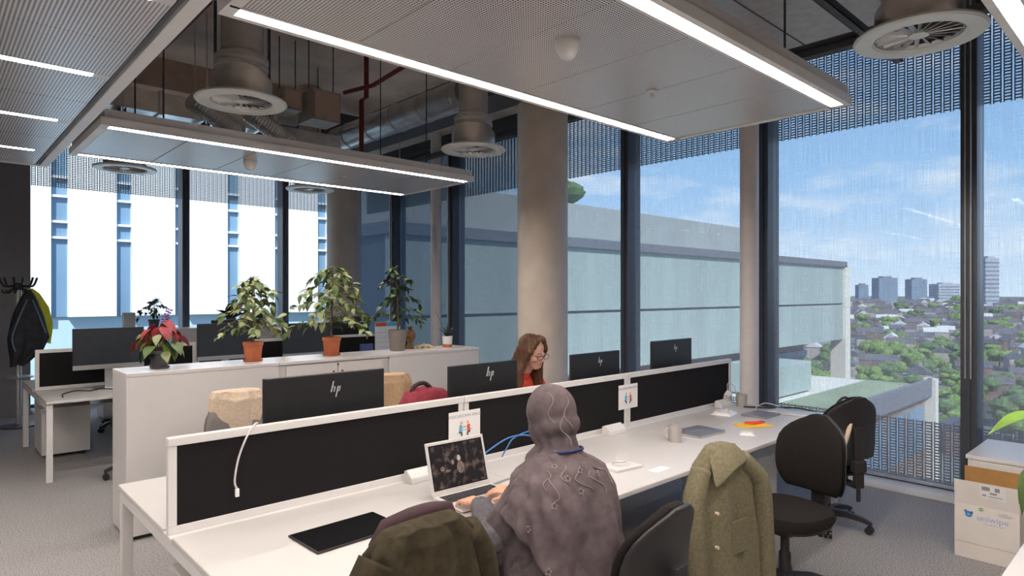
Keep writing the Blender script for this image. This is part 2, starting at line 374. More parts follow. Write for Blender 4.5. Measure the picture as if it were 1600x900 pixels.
tag(B(6.13, 6.36, YW - .12, YW + .08, .05, 4.06).build('trim_6', 'mullion'), kind='structure')
for x0, x1 in ((-.19, 3.13), (3.13, 4.79), (4.79, 6.25)): window(None, x0, x1, 'x', SL_P, None)
# roller blinds
def blind(y0, y1, m, label):
    t = thing('roller_blind', label, 'blind', (6.235, (y0 + y1) / 2, 0.0)); w = (y1 - y0) / 2 - .065
    mb = MB(); mb.quad((0, -w, .10), (0, w, .10), (0, w, 3.96), (0, -w, 3.96)); mb.build('fabric', m, t)
    B(-.012, .012, -w, w, .075, .10).build('hem_bar', 'steel', t, bevel=.004)
    MB().cyl((0, -w, 3.98), (0, w, 3.98), .03).build('roller', 'mullion', t, smooth=True)
    if m == 'blind_grazing_dark': B(-.155, .02, -w - .008, -w + .012, .10, 3.94).build('light_gap_strip', 'white', t)  # added white strip, stands in for daylight through the gap beside the blind
    return t
blind_mat('blind_grazing_mid', (0.17, 0.20, 0.235), 0.24)  # milder grazing-angle darkening put into colour and openness
BL = ['pale mesh blind over the window right of the box and low white cabinet', 'pale mesh blind showing city trees and houses behind the two black chairs',
      'pale mesh blind between slim round post and dark mullion with two far monitors before it', 'pale mesh blind just right of the thick concrete column',
      'mesh blind coloured greyer for its grazing view, just left of the thick concrete column', 'mesh blind coloured dark for its grazing view, behind the slim white post by the leafy potted plants', 'mesh blind coloured dark blue for its grazing view, in the room corner beside the far concrete column']
for k in range(7): blind(ys[k], ys[k + 1], 'blind' if k < 4 else ('blind_grazing_mid' if k == 4 else 'blind_grazing_dark'), BL[k])
wd = thing('blind_guide', 'pair of thin pale guide rods on the dark window mullion', 'rod', (6.053, 1.22, 1.02))
for dy in (-.018, .018): MB().cyl((.015, dy, 0), (.015, dy, 3.0), .006, n=8).build('rod', 'steel', wd, smooth=True)
# columns and slim posts
def column(x, y, r, m, name, label, cat='column'):
    mb = MB(); mb.lathe([(r, 0), (r, ZC)], 48); o = mb.build(name, m, smooth=True); o.location = (x, y, 0); return tag(o, label, cat)
column(5.23, 5.11, .29, 'column', 'concrete_column', 'thick round concrete column behind the woman with glasses')
column(5.40, 10.15, .285, 'column', 'concrete_column', 'thick round concrete column in the far corner behind the potted plants')
column(5.90, 2.95, .088, 'post', 'steel_post', 'slim round pale post beside the end of the long white desk', 'post')
column(5.90, 8.10, .085, 'post', 'steel_post', 'slim round pale post rising behind the small spiky potted plant', 'post')
# ---------------------------------------------------------------- ceiling rafts
ZR = 2.75
def raft(x0, x1, y0, y1, label, n=6):
    t = thing('ceiling_raft', label, 'ceiling panel', (x0, y0, ZR)); L = x1 - x0; Wd = y1 - y0
    mb = MB()
    mb.box(0, L, 0, .030, 0, .05); mb.box(0, L, Wd - .030, Wd, 0, .05); mb.box(0, .05, .03, Wd - .03, 0, .05); mb.box(L - .05, L, .03, Wd - .03, 0, .05)
    mb.box(.01, L - .01, .095, .11, 0, .05); mb.box(.01, L - .01, Wd - .11, Wd - .095, 0, .05)
    mb.build('frame', 'led_frame', t)
    mb = MB(); mb.box(.02, L - .02, .012, .03, .05, .105); mb.box(.02, L - .02, Wd - .03, Wd - .012, .05, .105); mb.box(.02, .04, .03, Wd - .03, .05, .105); mb.box(L - .04, L - .02, .03, Wd - .03, .05, .105); mb.box(.04, L - .04, .03, Wd - .03, .09, .105)
    mb.build('upper_casing', 'raft_side', t)
    for a in (.03, Wd - .095): B(.05, L - .05, a, a + .065, .008, .03).build('light_strip', 'led', t)
    p = (L - .10) / n
    tm = B(.002, p - .002, .112, Wd - .112, .004, .02).mesh('perforated_tile', 'tile_perf', bevel=.0025, seg=1)
    for i in range(n): link('perforated_tile', tm, t, (.05 + i * p, 0, 0))
    for i in range(n + 1): B(.05 + i * p - .004, .05 + i * p + .004, .112, Wd - .112, .012, .03).build('joint_rail', 'led_frame', t)
    for ax in (.4, L - .4):
        for ay in (.2, Wd - .2): MB().cyl((ax, ay, .105), (ax, ay, ZC - ZR), .006, n=6).build('hanger_rod', 'strut', t)
    return t
raft(.81, 3.80, 1.30, 2.50, 'suspended perforated metal raft with two long light strips above the long desk')
raft(.81, 3.80, 4.62, 5.82, 'suspended perforated metal raft above the white cabinets and potted plants')
raft(.81, 4.10, -.74, .52, 'suspended perforated metal raft over the box and low cabinet, past the large air diffuser')
# wide perforated ceiling on the left
t = thing('ceiling_raft', 'wide perforated metal ceiling with short inset light strips beside the dark wall', 'ceiling panel', (0, 0, ZR))
X0, X1 = -3.40, .76
mb = MB(); mb.box(X1 - .06, X1, -4.5, 6.52, 0, .14); mb.box(X0, X1 - .06, 6.46, 6.52, 0, .14); mb.box(X0, X0 + .05, -4.5, 6.46, 0, .14); mb.box(X0 + .05, X1 - .06, -4.5, -4.45, 0, .14); mb.build('frame', 'led_frame', t, bevel=.004)
B(X0 + .05, X1 - .06, -4.45, 6.46, .12, .14).build('upper_casing', 'raft_side', t)
B(X1 - .085, X1 - .072, -4.45, 6.46, .002, .05).build('edge_trim', 'strut', t)
strips = [2.53 + 1.1 * k for k in range(-5, 4)]
rows = []
yb = [-4.45] + [s for s in strips if s > -4.4] + [6.46]
bounds = sorted(strips + [s + .55 for s in strips] + [strips[0] - .55])
bounds = [-4.45] + [b for b in bounds if -4.4 < b < 6.4] + [6.46]
xs_ = [X0 + .055, -1.30, X1 - .088]
for i in range(len(bounds) - 1):
    a, b = bounds[i], bounds[i + 1]
    a2 = a + (.03 if any(abs(a - s) < .01 for s in strips) else .002); b2 = b - (.03 if any(abs(b - s) < .01 for s in strips) else .002)
    for j in range(2): B(xs_[j] + .002, xs_[j + 1] - .002, a2, b2, .004, .02).build('perforated_tile', 'tile_perf_wide', t, bevel=.0025, seg=1)
for s in strips:
    B(-1.8, .60, s - .026, s + .026, .006, .03).build('light_strip', 'led', t)
    B(.60, X1 - .09, s - .028, s + .028, .004, .02).build('filler_strip', 'led_frame', t); B(X0 + .06, -1.8, s - .028, s + .028, .004, .02).build('filler_strip', 'led_frame', t)
for ax in (-3, -1.3, .5):
    for ay in (-3.5, -1, 1.5, 4, 6.2): MB().cyl((ax, ay, .14), (ax, ay, ZC - ZR), .006, n=6).build('hanger_rod', 'strut', t)
# detectors and sprinklers under the rafts
def detector(x, y, label, s=1):
    mb = MB(); mb.lathe([(.050 * s, 0), (.052 * s, -.008), (.051 * s, -.03), (.044 * s, -.048), (.030 * s, -.070), (.018 * s, -.078), (.002, -.080)], 24); o = mb.build('motion_detector', 'white', smooth=True); o.location = (x, y, ZR + .004); tag(o, label, 'detector')
detector(1.97, 1.78, 'white domed motion detector under the raft above the long desk')
detector(1.90, 5.10, 'white domed motion detector under the raft above the potted plants')
def sprinkler(x, y, label):
    t = thing('fire_sprinkler', label, 'sprinkler', (x, y, ZR + .004))
    MB().lathe([(.028, 0), (.030, -.004), (.012, -.012), (.011, -.016)], 20).build('cover_plate', 'white', t, smooth=True)
    MB().lathe([(.009, -.016), (.009, -.030), (.013, -.032), (.012, -.040), (.006, -.042)], 14).build('nozzle', 'steel', t, smooth=True)
sprinkler(2.78, 1.92, 'small white sprinkler head under the raft above the long desk')
sprinkler(2.78, 5.22, 'small white sprinkler head under the raft above the potted plants')
# swirl air diffusers
def diffuser(x, y, label, z=2.95, stem=True):
    t = thing('air_diffuser', label, 'air vent', (x, y, z))
    mb = MB(); mb.lathe([(.19, .012), (.20, 0), (.275, .0), (.285, .010), (.28, .022), (.20, .03), (.19, .012)], 40, cap=False); mb.build('rim', 'diffuser_rim', t, smooth=True)
    mb = MB(); mb.lathe([(.197, .028), (.185, .012), (.176, .030), (.186, .045)], 40, cap=False); mb.build('inner_ring', 'steel', t, smooth=True)
    MB().lathe([(.045, .012), (.045, .03), (.03, .034)], 20).build('hub', 'diffuser_rim', t, smooth=True)
    for i in range(20):
        a = 2 * PI * i / 20; M = Matrix.Rotation(a, 4, 'Z') @ Matrix.Translation((.113, 0, .022)) @ Matrix.Rotation(R(35), 4, 'X')
        B(-.07, .07, -.010, .010, -.0015, .0015, M).build('vane', 'steel', t)
    MB().lathe([(.19, .03), (.19, .15), (.16, .20), (.16, .30), (.125, .33)], 36, cap=False).build('plenum', 'galv', t, smooth=True)
    mb = MB(); mb.lathe([(.128, .33), (.128, ZC - z)], 30); mb.lathe([(.168, .22), (.168, .245)], 30); mb.lathe([(.168, .27), (.168, .295)], 30); mb.build('duct_stem', 'duct_dark', t, smooth=True)
    MB().lathe([(.185, .10), (.185, .11)], 20).build('back_plate', 'beam', t)
diffuser(3.58, .92, 'large round swirl air diffuser hanging before the bright blue window')
diffuser(1.54, 4.28, 'round swirl air diffuser on a thick duct before the brown ducting')
diffuser(3.55, 4.32, 'round swirl air diffuser hanging left of the thick concrete column')
diffuser(1.50, 7.38, 'round swirl air diffuser before the bright left windows, beside wide ceiling')
diffuser(3.45, 7.32, 'round swirl air diffuser before the bright windows, beside the far column')
# services above the rafts
def single(mb, name, m, label, cat, smooth=False, bevel=0, group=None, loc=None):
    o = mb.build(name, m, smooth=smooth, bevel=bevel)
    return tag(o, label, cat, group)
single(B(.60, 3.05, 6.38, 6.85, 3.56, 3.84), 'board_duct', 'board', 'brown boxed duct running behind the thick round duct', 'duct', bevel=.006)
t = thing('air_duct', 'shiny galvanised rectangular duct below the brown boxed duct', 'duct', (0, 0, 0))
B(.95, 2.5, 6.06, 6.26, 3.25, 3.43).build('duct_body', 'galv', t, bevel=.004)
for x in (.95, 1.5, 2.05, 2.5): B(x - .015, x + .015, 6.045, 6.275, 3.235, 3.445).build('flange', 'steel', t)
t = thing('air_duct', 'pale galvanised flat duct reaching towards the spiral duct', 'duct', (0, 0, 0)); B(1.9, 3.4, 6.45, 6.95, 3.30, 3.44).build('duct_body', 'galv', t, bevel=.004); MB().cyl((3.2, 6.6, 3.44), (3.2, 6.6, ZC), .006, n=6).build('hanger_rod', 'strut', t)
for i, (x, y, l) in enumerate(((1.62, 5.62, 'short crinkled silver flexible hose beside the galvanised duct'), (2.10, 5.66, 'longer crinkled silver flexible hose under the vent box'))):
    mb = MB(); prof = []
    pts = [(x + .05 * k, y + .02 * k, 3.22 - .018 * k) for k in range(9)]
    q = Vector((.05, .02, -.018)).to_track_quat('Z', 'Y').to_matrix(); rings = []
    for k in range(33):
        p = Vector((x, y, 3.29)) + Vector((.05, .02, -.018)) * (k * .28); r = .075 + (.010 if k % 2 else 0)
        rings.append([p + q @ Vector((r * math.cos(2 * PI * j / 16), r * math.sin(2 * PI * j / 16), 0)) for j in range(16)])
    mb.loft(rings); t = thing('flexible_hose', l, 'duct', (0, 0, 0)); mb.build('hose', 'galv', t); B(x + .2, x + .22, y + .07, y + .09, 3.29, ZC).build('hanger_strap', 'strut', t)
t = thing('spiral_duct', 'long round spiral duct running back from the diffuser by the column', 'duct', (3.62, 0, 3.52))
MB().cyl((0, 4.50, 0), (0, 6.95, 0), .14, n=28).build('duct_body', 'galv', t, smooth=True)
for k in range(5): MB().cyl((0, 4.6 + .5 * k, 0), (0, 4.62 + .5 * k, 0), .147, n=28).build('seam_ring', 'steel', t, smooth=True)
def ventbox(x, y, z, s, label):
    t = thing('vent_box', label, 'vent', (x, y, z))
    B(-s / 2, s / 2, -.12, .2, 0, s).build('casing', 'duct_dark', t, bevel=.004)
    B(-s / 2 + .02, s / 2 - .02, -.135, -.12, .02, s - .02).build('face_panel', 'board', t, bevel=.004)
    for a in (-s / 2 + .02, s / 2 - .02): MB().cyl((a, 0, s), (a, 0, ZC - z), .006, n=6).build('hanger_rod', 'strut', t)
ventbox(2.92, 5.95, 3.40, .30, 'larger boxed vent with pale brown face hung under the slab')
ventbox(2.62, 6.06, 3.48, .20, 'smaller boxed vent with brown face beside the larger vent')
single(B(.2, 4.5, 7.9, 8.0, 3.75, 4.15), 'service_beam', 'beam', 'dark beam under the slab behind the brown duct', 'beam')
single(MB().tube([(.75, 5.75, 3.72), (1.45, 5.75, 3.72), (1.45, 4.65, 3.72), (1.45, 4.65, 4.0), (1.45, 4.65, 4.19)], .024), 'sprinkler_pipe', 'red_pipe', 'red sprinkler pipe bending below the slab near thick round duct', 'pipe')
single(MB().tube([(3.40, 5.9, 4.19), (3.40, 5.9, 3.75), (3.40, 6.0, 3.74), (3.40, 6.0, 3.1), (3.40, 6.0, 3.0), (3.0, 6.1, 2.98)], .026), 'sprinkler_pipe', 'red_pipe', 'dark red pipe dropping in front of the spiral duct', 'pipe')
single(MB().tube([(3.20, 6.0, 3.78), (3.3, 5.6, 3.78), (3.25, 4.6, 3.82), (3.25, 4.0, 3.84), (3.25, 3.9, 4.19)], .022), 'sprinkler_pipe', 'red_pipe', 'red pipe running above the spiral duct', 'pipe')
def strut(p0, p1, label, zt=ZC):
    t = thing('support_channel', label, 'support rail', (0, 0, 0)); p0 = Vector(p0); p1 = Vector(p1)
    d = (p1 - p0).normalized(); s = d.cross(Vector((0, 0, 1)))
    mb = MB(); M = Matrix.Translation(p0) @ Matrix((s, d, Vector((0, 0, 1)))).transposed().to_4x4(); L = (p1 - p0).length
    mb.box(-.021, .021, 0, L, 0, .004, M); mb.box(-.021, -.017, 0, L, 0, .041, M); mb.box(.017, .021, 0, L, 0, .041, M); mb.build('channel', 'strut', t)
    for f in (.05, .95):
        p = p0 + (p1 - p0) * f; MB().cyl(p, (p.x, p.y, zt), .006, n=6).build('hanger_rod', 'steel', t)
        MB().cyl((p.x, p.y, p.z - .02), (p.x, p.y, p.z + .005), .014, n=6).build('nut', 'strut', t)
strut((1.2, 1.22, 3.10), (4.35, 1.22, 3.10), 'long dark support channel alongside the raft near the large diffuser')
strut((1.2, 5.96, 3.185), (1.2, 6.34, 3.185), 'short dark cross channel below the brown duct beside the wide ceiling')
strut((1.85, 5.96, 3.185), (1.85, 6.34, 3.185), 'short dark cross channel below the shiny duct behind thick diffuser')
strut((2.35, 5.96, 3.185), (2.35, 6.34, 3.185), 'short dark cross channel left of the vent boxes')
strut((4.6, 7.0, 3.3), (4.6, 9.5, 3.3), 'long dark support channel past the spiral duct')
t = thing('fan_unit', 'grey insulated ceiling unit hung above the large diffuser', 'air unit', (4.3, 2.2, 3.62))
B(-.7, .7, -.9, .6, 0, .36).build('casing', 'duct_dark', t, bevel=.01)
B(-.705, .705, -.155, -.145, -.004, .364).build('seam', 'strut', t)
for a in (-.6, .6): MB().cyl((a, 0, .36), (a, 0, ZC - 3.62), .008, n=6).build('hanger_rod', 'strut', t)
single(B(4.35, 4.55, -1.4, 1.3, 3.5, 3.62), 'cable_tray', 'strut', 'dark cable tray above the large air diffuser', 'cable tray')
single(B(5.70, 5.80, 0, 9.8, 3.78, 3.84), 'cable_tray', 'strut', 'long dark cable tray along the top of the blinds', 'cable tray')

# ================================================================ outdoors
t = thing('white_tower', 'bright white neighbouring building with blue strips outside the left windows', 'building', (0, 24, -30))
B(-9, 12.3, .35, 14, 0, 31.0).build('recess_wall', 'tower_base', t)
edges = [-9]
for k in range(-5, 5): edges += [4.86 + 1.75 * k - .22, 4.86 + 1.75 * k + .22]
edges.append(12.3)
for i in range(0, len(edges), 2): B(edges[i], edges[i + 1], 0, .35, 30.95, 52).build('white_panel', 'tower_white', t)
for i in range(1, len(edges) - 1, 2):
    B(edges[i], edges[i + 1], .25, .35, 30.95, 52).build('glass_strip', 'tower_glass', t)
    for z in (33.4, 33.9, 34.7, 35.3): B(edges[i], edges[i + 1], .1, .25, z, z + .07).build('crossbar', 'tower_white', t)
B(-9, 12.3, .35, 14, 31, 52).build('upper_body', 'tower_white', t)
t = thing('panel_building', 'pale teal panelled building across the street seen through the blinds', 'building', (0, 0, -30))
B(12.6, 57.0, 20.35, 44, 27.8, 33.9).build('body', 'joint', t)
n = 8; xs = [12.5 + (57.1 - 12.5) * i / n for i in range(n + 1)]
for z0, z1 in ((27.8, 30.72), (30.85, 33.9)):
    for i in range(n): B(xs[i] + .004, xs[i + 1] - .004, 20.2, 20.35, z0, z1).build('wall_panel', 'panel_teal', t)
B(12.4, 57.4, 20.0, 44, 33.9, 34.35).build('coping', 'coping', t)
B(57.0, 58.1, 20.0, 21.2, 8, 34.0).build('corner_pier', 'pale_stone', t)
B(12.6, 57.0, 23.5, 44, 0, 27.8).build('undercroft', 'undercroft', t)
for z in (25.0, 26.2): B(12.6, 57.0, 23.2, 23.5, z, z + .5).build('window_band', 'tower_glass', t)
B(12.5, 54, 26.2, 44, 34.35, 37.25).build('upper_storey', 'panel_upper', t)
t = thing('terrace_building', 'low building with pale terrace roof and parapet below the teal building', 'building', (0, 0, -30))
B(20, 48, 12, 19.7, 0, 25.4).build('body', 'undercroft', t)
B(20, 48.3, 11.8, 19.9, 25.4, 25.6).build('terrace_roof', 'pale_stone', t)
B(20, 48, 12.6, 15.4, 25.6, 25.7).build('planted_strip', 'roof_green', t)
B(20, 48.5, 11.6, 11.9, 25.0, 26.1).build('parapet', 'coping', t)
B(48.1, 48.8, 11.4, 12.1, 10, 26.1).build('corner_pier', 'pale_stone', t)
for k in range(7): B(21 + 3.9 * k, 24.2 + 3.9 * k, 11.9, 12, 21.6, 24.4).build('window', 'tower_glass', t)
single(B(36, 40.5, 16.2, 19.4, -4.3, -2.5), 'roof_hut', 'panel_teal', 'pale box-shaped plant room on the terrace roof', 'hut', bevel=.05)
tag(B(-2500, 7000, -4500, 7000, -31, -30).build('ground', 'city_ground'), kind='structure')
# rows of houses and trees below, seen through the right hand windows
def house_meshes(wm, rm):
    a = B(-4, 4, -5, 5, 0, 7).mesh('house_wall', wm); mb = MB()
    mb.poly([(-4.3, -5.3, 7), (0, -5.3, 9.6), (4.3, -5.3, 7)], (0, 10.6, 0)); b = mb.mesh('roof', rm)
    mb = MB(); mb.box(-.5, .5, 3.2, 4.6, 8.5, 10.8); c = mb.mesh('chimney', wm); return a, b, c
HM = [house_meshes('brick_a', 'roof_slate'), house_meshes('brick_b', 'roof_slate'), house_meshes('brick_b', 'roof_pale')]
HL = ['small distant brick house with dark pitched roof', 'small distant grey house with dark pitched roof', 'small distant house with pale pitched roof']
def crown(seed, m):
    mb = MB(); rnd = random.Random(seed)
    for _ in range(9): mb.ell((rnd.uniform(-2.6, 2.6), rnd.uniform(-2.6, 2.6), rnd.uniform(4, 8.5)), (rnd.uniform(1.8, 3),) * 2 + (rnd.uniform(1.6, 2.6),), nu=9, nv=6)
    me = mb.mesh('crown', m)
    for v in me.vertices: v.co += Vector((rnd.uniform(-.3, .3), rnd.uniform(-.3, .3), rnd.uniform(-.3, .3)))
    return me
CR = [crown(1, 'tree_a'), crown(2, 'tree_b'), crown(3, 'tree_a')]
TK = MB().cyl((0, 0, 0), (0, 0, 5), .35, .25, n=7).mesh('trunk', 'bark')
rnd = random.Random(11)
fw = Vector((.6807, .7325, 0)); rt = Vector((.7325, -.6807, 0))
def spot(lat_lo=.38, lat_hi=.86, dmin=150, dmax=1900, p=1.0):
    d = 1 / rnd.uniform(1 / dmax ** p, 1 / dmin ** p) ** (1 / p); l = rnd.uniform(lat_lo, lat_hi)
    return fw * d + rt * (l * d), d
used = [(fw * d + rt * (l * d), r) for l, d, r in ((.594, 1515, 40), (.643, 1575, 36), (.555, 1710, 26), (.758, 1210, 26), (.69, 1820, 52))]
def free(p, r):
    for q, s in used:
        if (p - q).length < r + s: return False
    used.append((p, r)); return True
nt_ = 0; tries = 0
while nt_ < 210 and tries < 16000:
    tries += 1; p, d = spot(.36, .9, 130, 2100, .8); s = rnd.uniform(.5, .95) * (.9 + d / 650)
    if not free(p, 5.3 * s): continue
    k = rnd.randrange(3)
    t = thing('town_tree', ['light green leafy tree among the distant houses', 'dark green leafy tree among the distant houses', 'light green leafy tree among the distant houses'][k], 'tree', (p.x, p.y, -30), rnd.uniform(0, 6), 'trees of the town outside')
    t.scale = (s, s, s * .8); link('crown', CR[k], t); link('trunk', TK, t); nt_ += 1
nh = 0; tries = 0
while nh < 290 and tries < 14000:
    tries += 1; p, d = spot(.36, .9, 125, 1500, 1.0)
    s = .60 + d / 1200
    if not free(p, 8.0 * s): continue
    k = rnd.choice((0, 0, 1, 1, 2)); a, b, c = HM[k]
    t = thing('town_house', HL[k], 'house', (p.x, p.y, -30), rnd.choice((.3, .3 + PI / 2)) + rnd.uniform(-.1, .1), 'houses of the town outside')
    t.scale = (s, s * rnd.uniform(1, 1.7), s * rnd.uniform(.8, 1.25))
    link('house_wall', a, t); link('roof', b, t)
    if d < 500: link('chimney', c, t)
    nh += 1
t = thing('town_tree', 'dark leafy tree top above the roof of the teal building', 'tree', (34.5, 32, 7.25)); t.scale = (.48, .48, .30); link('crown', CR[1], t); link('trunk', TK, t)
def tower(l, d, w, h, m, label):
    p = fw * d + rt * (l * d); t = thing('high_rise', label, 'building', (p.x, p.y, -30), -R(42.9))
    B(-w / 2, w / 2, 0, w * .7, 0, h).build('block', m, t); nfl = int(h / 8)
    for k in range(2, nfl): B(-w / 2 - .3, w / 2 + .3, -.3, w * .7 + .3, k * 8, k * 8 + 3).build('window_band', 'tower_glass' if m == 'far_tower' else 'far_tower', t)
    B(-w / 4, w / 4, w * .1, w * .5, h, h + 4).build('roof_plant', m, t)
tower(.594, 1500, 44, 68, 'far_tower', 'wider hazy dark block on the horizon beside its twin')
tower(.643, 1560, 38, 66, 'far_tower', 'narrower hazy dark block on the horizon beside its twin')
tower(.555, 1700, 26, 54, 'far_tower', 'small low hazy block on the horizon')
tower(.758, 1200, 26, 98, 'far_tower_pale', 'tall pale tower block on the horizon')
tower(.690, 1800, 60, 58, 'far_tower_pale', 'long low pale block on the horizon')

# ================================================================ furniture
ZD = .73
def bench(name_label, x0, y0, y1, yc, n, L, cat='desk'):
    """back-to-back bench desk: worktops, legs, beams"""
    t = thing('bench_desk', name_label, cat, (x0, 0, 0))
    wm = {}
    for a, b in ((y0, yc - .06), (yc + .06, y1)):
        me = B(.002, L - .002, a, b, ZD - .025, ZD).mesh('worktop', 'worktop', bevel=.003, seg=1)
        for i in range(n): link('worktop', me, t, (i * L, 0, 0))
    T = n * L
    for i in range(n + 1):
        x = .03 if i == 0 else (T - .03 if i == n else i * L)
        for y in (y0 + .05, y1 - .05): B(x - .025, x + .025, y - .025, y + .025, 0, ZD - .075).build('leg', 'white', t, bevel=.004)
        B(x - .025, x + .025, y0 + .025, y1 - .025, ZD - .075, ZD - .027).build('end_beam', 'white', t, bevel=.004)
    for y in (yc - .3, yc + .3): B(.03, T - .03, y - .02, y + .02, ZD - .07, ZD - .03).build('long_beam', 'white', t)
    B(.05, T - .05, yc - .14, yc + .14, ZD - .20, ZD - .18).build('cable_tray', 'silver_light', t)
    B(.0, T, yc - .058, yc + .058, ZD - .03, ZD - .008).build('centre_rail', 'white', t)
    return t
bench('long white back-to-back bench desk under the black fabric screens', .72, 1.88, 3.71, 2.82, 3, 1.517)
bench('white bench desk by the coat stand in front of the bright windows', .80, 6.95, 8.85, 7.90, 3, 1.50)
def screen(x, y, L, label, z0=.722, z1=1.115):
    t = thing('desk_screen', label, 'desk screen', (x, y, 0))
    f = .034
    B(0, L, -.014, .014, z0, z0 + f).build('bottom_rail', 'white', t, bevel=.003)
    B(0, L, -.018, .018, z1 - f, z1).build('top_rail', 'white', t, bevel=.003)
    for a in (0, L - f): B(a, a + f, -.014, .014, z0 + f, z1 - f).build('side_rail', 'white', t, bevel=.003)
    B(f, L - f, -.009, .009, z0 + f, z1 - f).build('fabric_panel', 'black_fabric', t)
    return t
SLb = ['black fabric desk screen in white frame with a white cable hanging over it', 'black fabric desk screen in white frame between the two touchdown signs', 'black fabric desk screen in white frame at the window end of the long desk']
for i in range(3): screen(.72 + i * 1.517 + (.0 if i == 0 else .003), 2.82, 1.514, SLb[i])
SLc = ['black desk screen in white frame nearest the coat stand', 'black desk screen in white frame behind the poinsettia and first leafy plant', 'black desk screen in white frame behind the tallest leafy plants']
for i in range(3): screen(.82 + i * 1.50, 7.90, 1.496, SLc[i], .722, 1.13)
# ---- desk at the lower right corner
t = thing('side_desk', 'white desk corner reaching in beside the cardboard box', 'desk', (0, 0, 0))
B(1.75, 4.3, -.40, .45, ZD - .025, ZD).build('worktop', 'worktop', t, bevel=.003)
for x in (1.80, 4.25):
    for y in (-.35, .40): B(x - .025, x + .025, y - .025, y + .025, 0, ZD - .025).build('leg', 'white', t, bevel=.004)
# ---- storage cabinets
CH = 1.15
def cabinet(x, L, label, doors):
    t = thing('storage_cabinet', label, 'cabinet', (x, 4.94, 0)); D = .43
    B(0.002, L - .002, .018 if doors else 0, D, .03, CH - .025).build('body', 'cabinet', t, bevel=.002, seg=1)
    B(.02, L - .02, .03, D - .02, 0, .03).build('plinth', 'chair_plastic', t)
    B(0.001, L - .001, -.004, D + .004, CH - .025, CH).build('top', 'cabinet', t, bevel=.003)
    if doors:
        for a, b, k in ((.06, L / 2 - .002, L / 2 - .04), (L / 2 + .002, L - .06, L / 2 + .04)):
            d = B(a, b, -.001, .017, .05, CH - .035).build('door', 'cabinet', t, bevel=.003)
            MB().cyl((k, -.010, CH - .11), (k, .0, CH - .11), .009, n=12).build('lock', 'strut', d, smooth=True)
        B(L / 2 - .006, L / 2 + .006, -.012, .0, CH - .06, CH - .045).build('catch', 'strut', t)
    else:
        B(.004, L - .004, -.003, 0, .05, CH - .03).build('back_panel', 'cabinet', t, bevel=.001, seg=1)
cabinet(1.01, 1.06, 'white storage cabinet with the poinsettia on it, end of the row', False)
cabinet(2.07, 1.01, 'white two-door storage cabinet in the middle of the row of three', True)
cabinet(3.08, 1.05, 'white storage cabinet with the spiky plant on it, end of the row', False)
for i, (x, l) in enumerate(((1.75, 'far white cabinet by the bright windows with the small speaker on it'), (3.05, 'far white cabinet by the windows behind the poinsettia'), (4.05, 'far white cabinet by the windows beside the far column'))):
    t = thing('storage_cabinet', l, 'cabinet', (x, 9.85, 0)); L = 1.28 if i == 0 else .98
    B(0, L, 0, .42, .03, 1.17).build('body', 'cabinet', t, bevel=.002, seg=1); B(.02, L - .02, .03, .40, 0, .03).build('plinth', 'chair_plastic', t)
    B(0, L, -.003, .423, 1.17, 1.195).build('top', 'cabinet', t, bevel=.003)
    for a in (0.01, L / 2 + .003): B(a, a + L / 2 - .013, -.016, 0, .06, 1.15).build('door', 'cabinet', t, bevel=.003)
def pedestal(x, y, w, d, h, label, drawers=3, rz=0):
    t = thing('drawer_pedestal', label, 'drawers', (x, y, 0), rz)
    B(0, w, 0, d, .04, h).build('body', 'white', t, bevel=.006)
    for a in (.05, w - .05):
        for b in (.06, d - .06): MB().cyl((a - .012, b, .02), (a + .012, b, .02), .02, n=12).build('castor', 'chair_plastic', t, smooth=True)
    z = .06; hh = (h - .08) / drawers
    for k in range(drawers):
        dr = B(.01, w - .01, d, d + .016, z, z + hh - .006).build('drawer', 'white', t, bevel=.004); B(w / 2 - .05, w / 2 + .05, d + .016, d + .026, z + hh - .05, z + hh - .035).build('handle', 'steel', dr); z += hh
pedestal(.88, 7.98, .42, .56, .60, 'white drawer pedestal under the desk by the coat stand')
pedestal(4.34, 2.16, .42, .55, .58, 'white drawer pedestal under the window end of the long desk', rz=0)
t = thing('low_cabinet', 'low white cabinet against the window behind the cardboard box', 'cabinet', (5.22, -.2, 0))
B(0, .66, 0, 1.25, .02, .575).build('body', 'white', t, bevel=.003); B(-.012, .67, -.01, 1.26, .575, .60).build('top', 'white', t, bevel=.003)
B(-.014, 0, .02, 1.23, .44, .565).build('drawer', 'white', t, bevel=.003); B(-.014, 0, .02, 1.23, .04, .43).build('door', 'white', t, bevel=.003)
# ---- cardboard box with print
t = thing('cardboard_box', 'open white cardboard box with blue printed logo on the floor', 'box', (4.92, 1.06, 0))
h = .345; w = .335; d = .24; e_ = .004
B(-e_, 0, -w, 0, 0, h).build('front_side', 'carton', t); B(d, d + e_, -w, 0, 0, h).build('back_side', 'carton', t)
for a in (0 - e_, -w): B(0, d, a, a + e_, 0, h).build('end_side', 'carton', t)
B(0, d, -w + e_, -e_, 0, e_).build('bottom', 'carton_brown', t)
f = MB().poly([(-e_, -.002, h), (-e_, -w + .002, h), (-.03, -w + .008, h + .155), (-.03, -.002, h + .155)], (e_, 0, 0)).build('front_flap', 'carton', t)
MB().poly([(d, -.004, h), (d, -w + .004, h), (d + .005, -w + .01, h + .19), (d + .005, -.004, h + .19)], (e_, 0, 0)).build('back_flap', 'carton_brown', t)
B(-e_ - .0006, -e_, -w + .004, -.004, .098, .1).build('crease', 'carton_brown', t)
BM = lambda y, z, dx=0: Matrix.Translation((-e_ - .0008 - dx, y, z)) @ Matrix(((0, 0, -1), (-1, 0, 0), (0, 1, 0))).to_4x4()
text(t, 'uniwipe', .052, BM(-.200, .272), 'print_light')
text(t, 'The definitive wipe', .0135, BM(-.205, .240), 'print_light')
mb = MB()
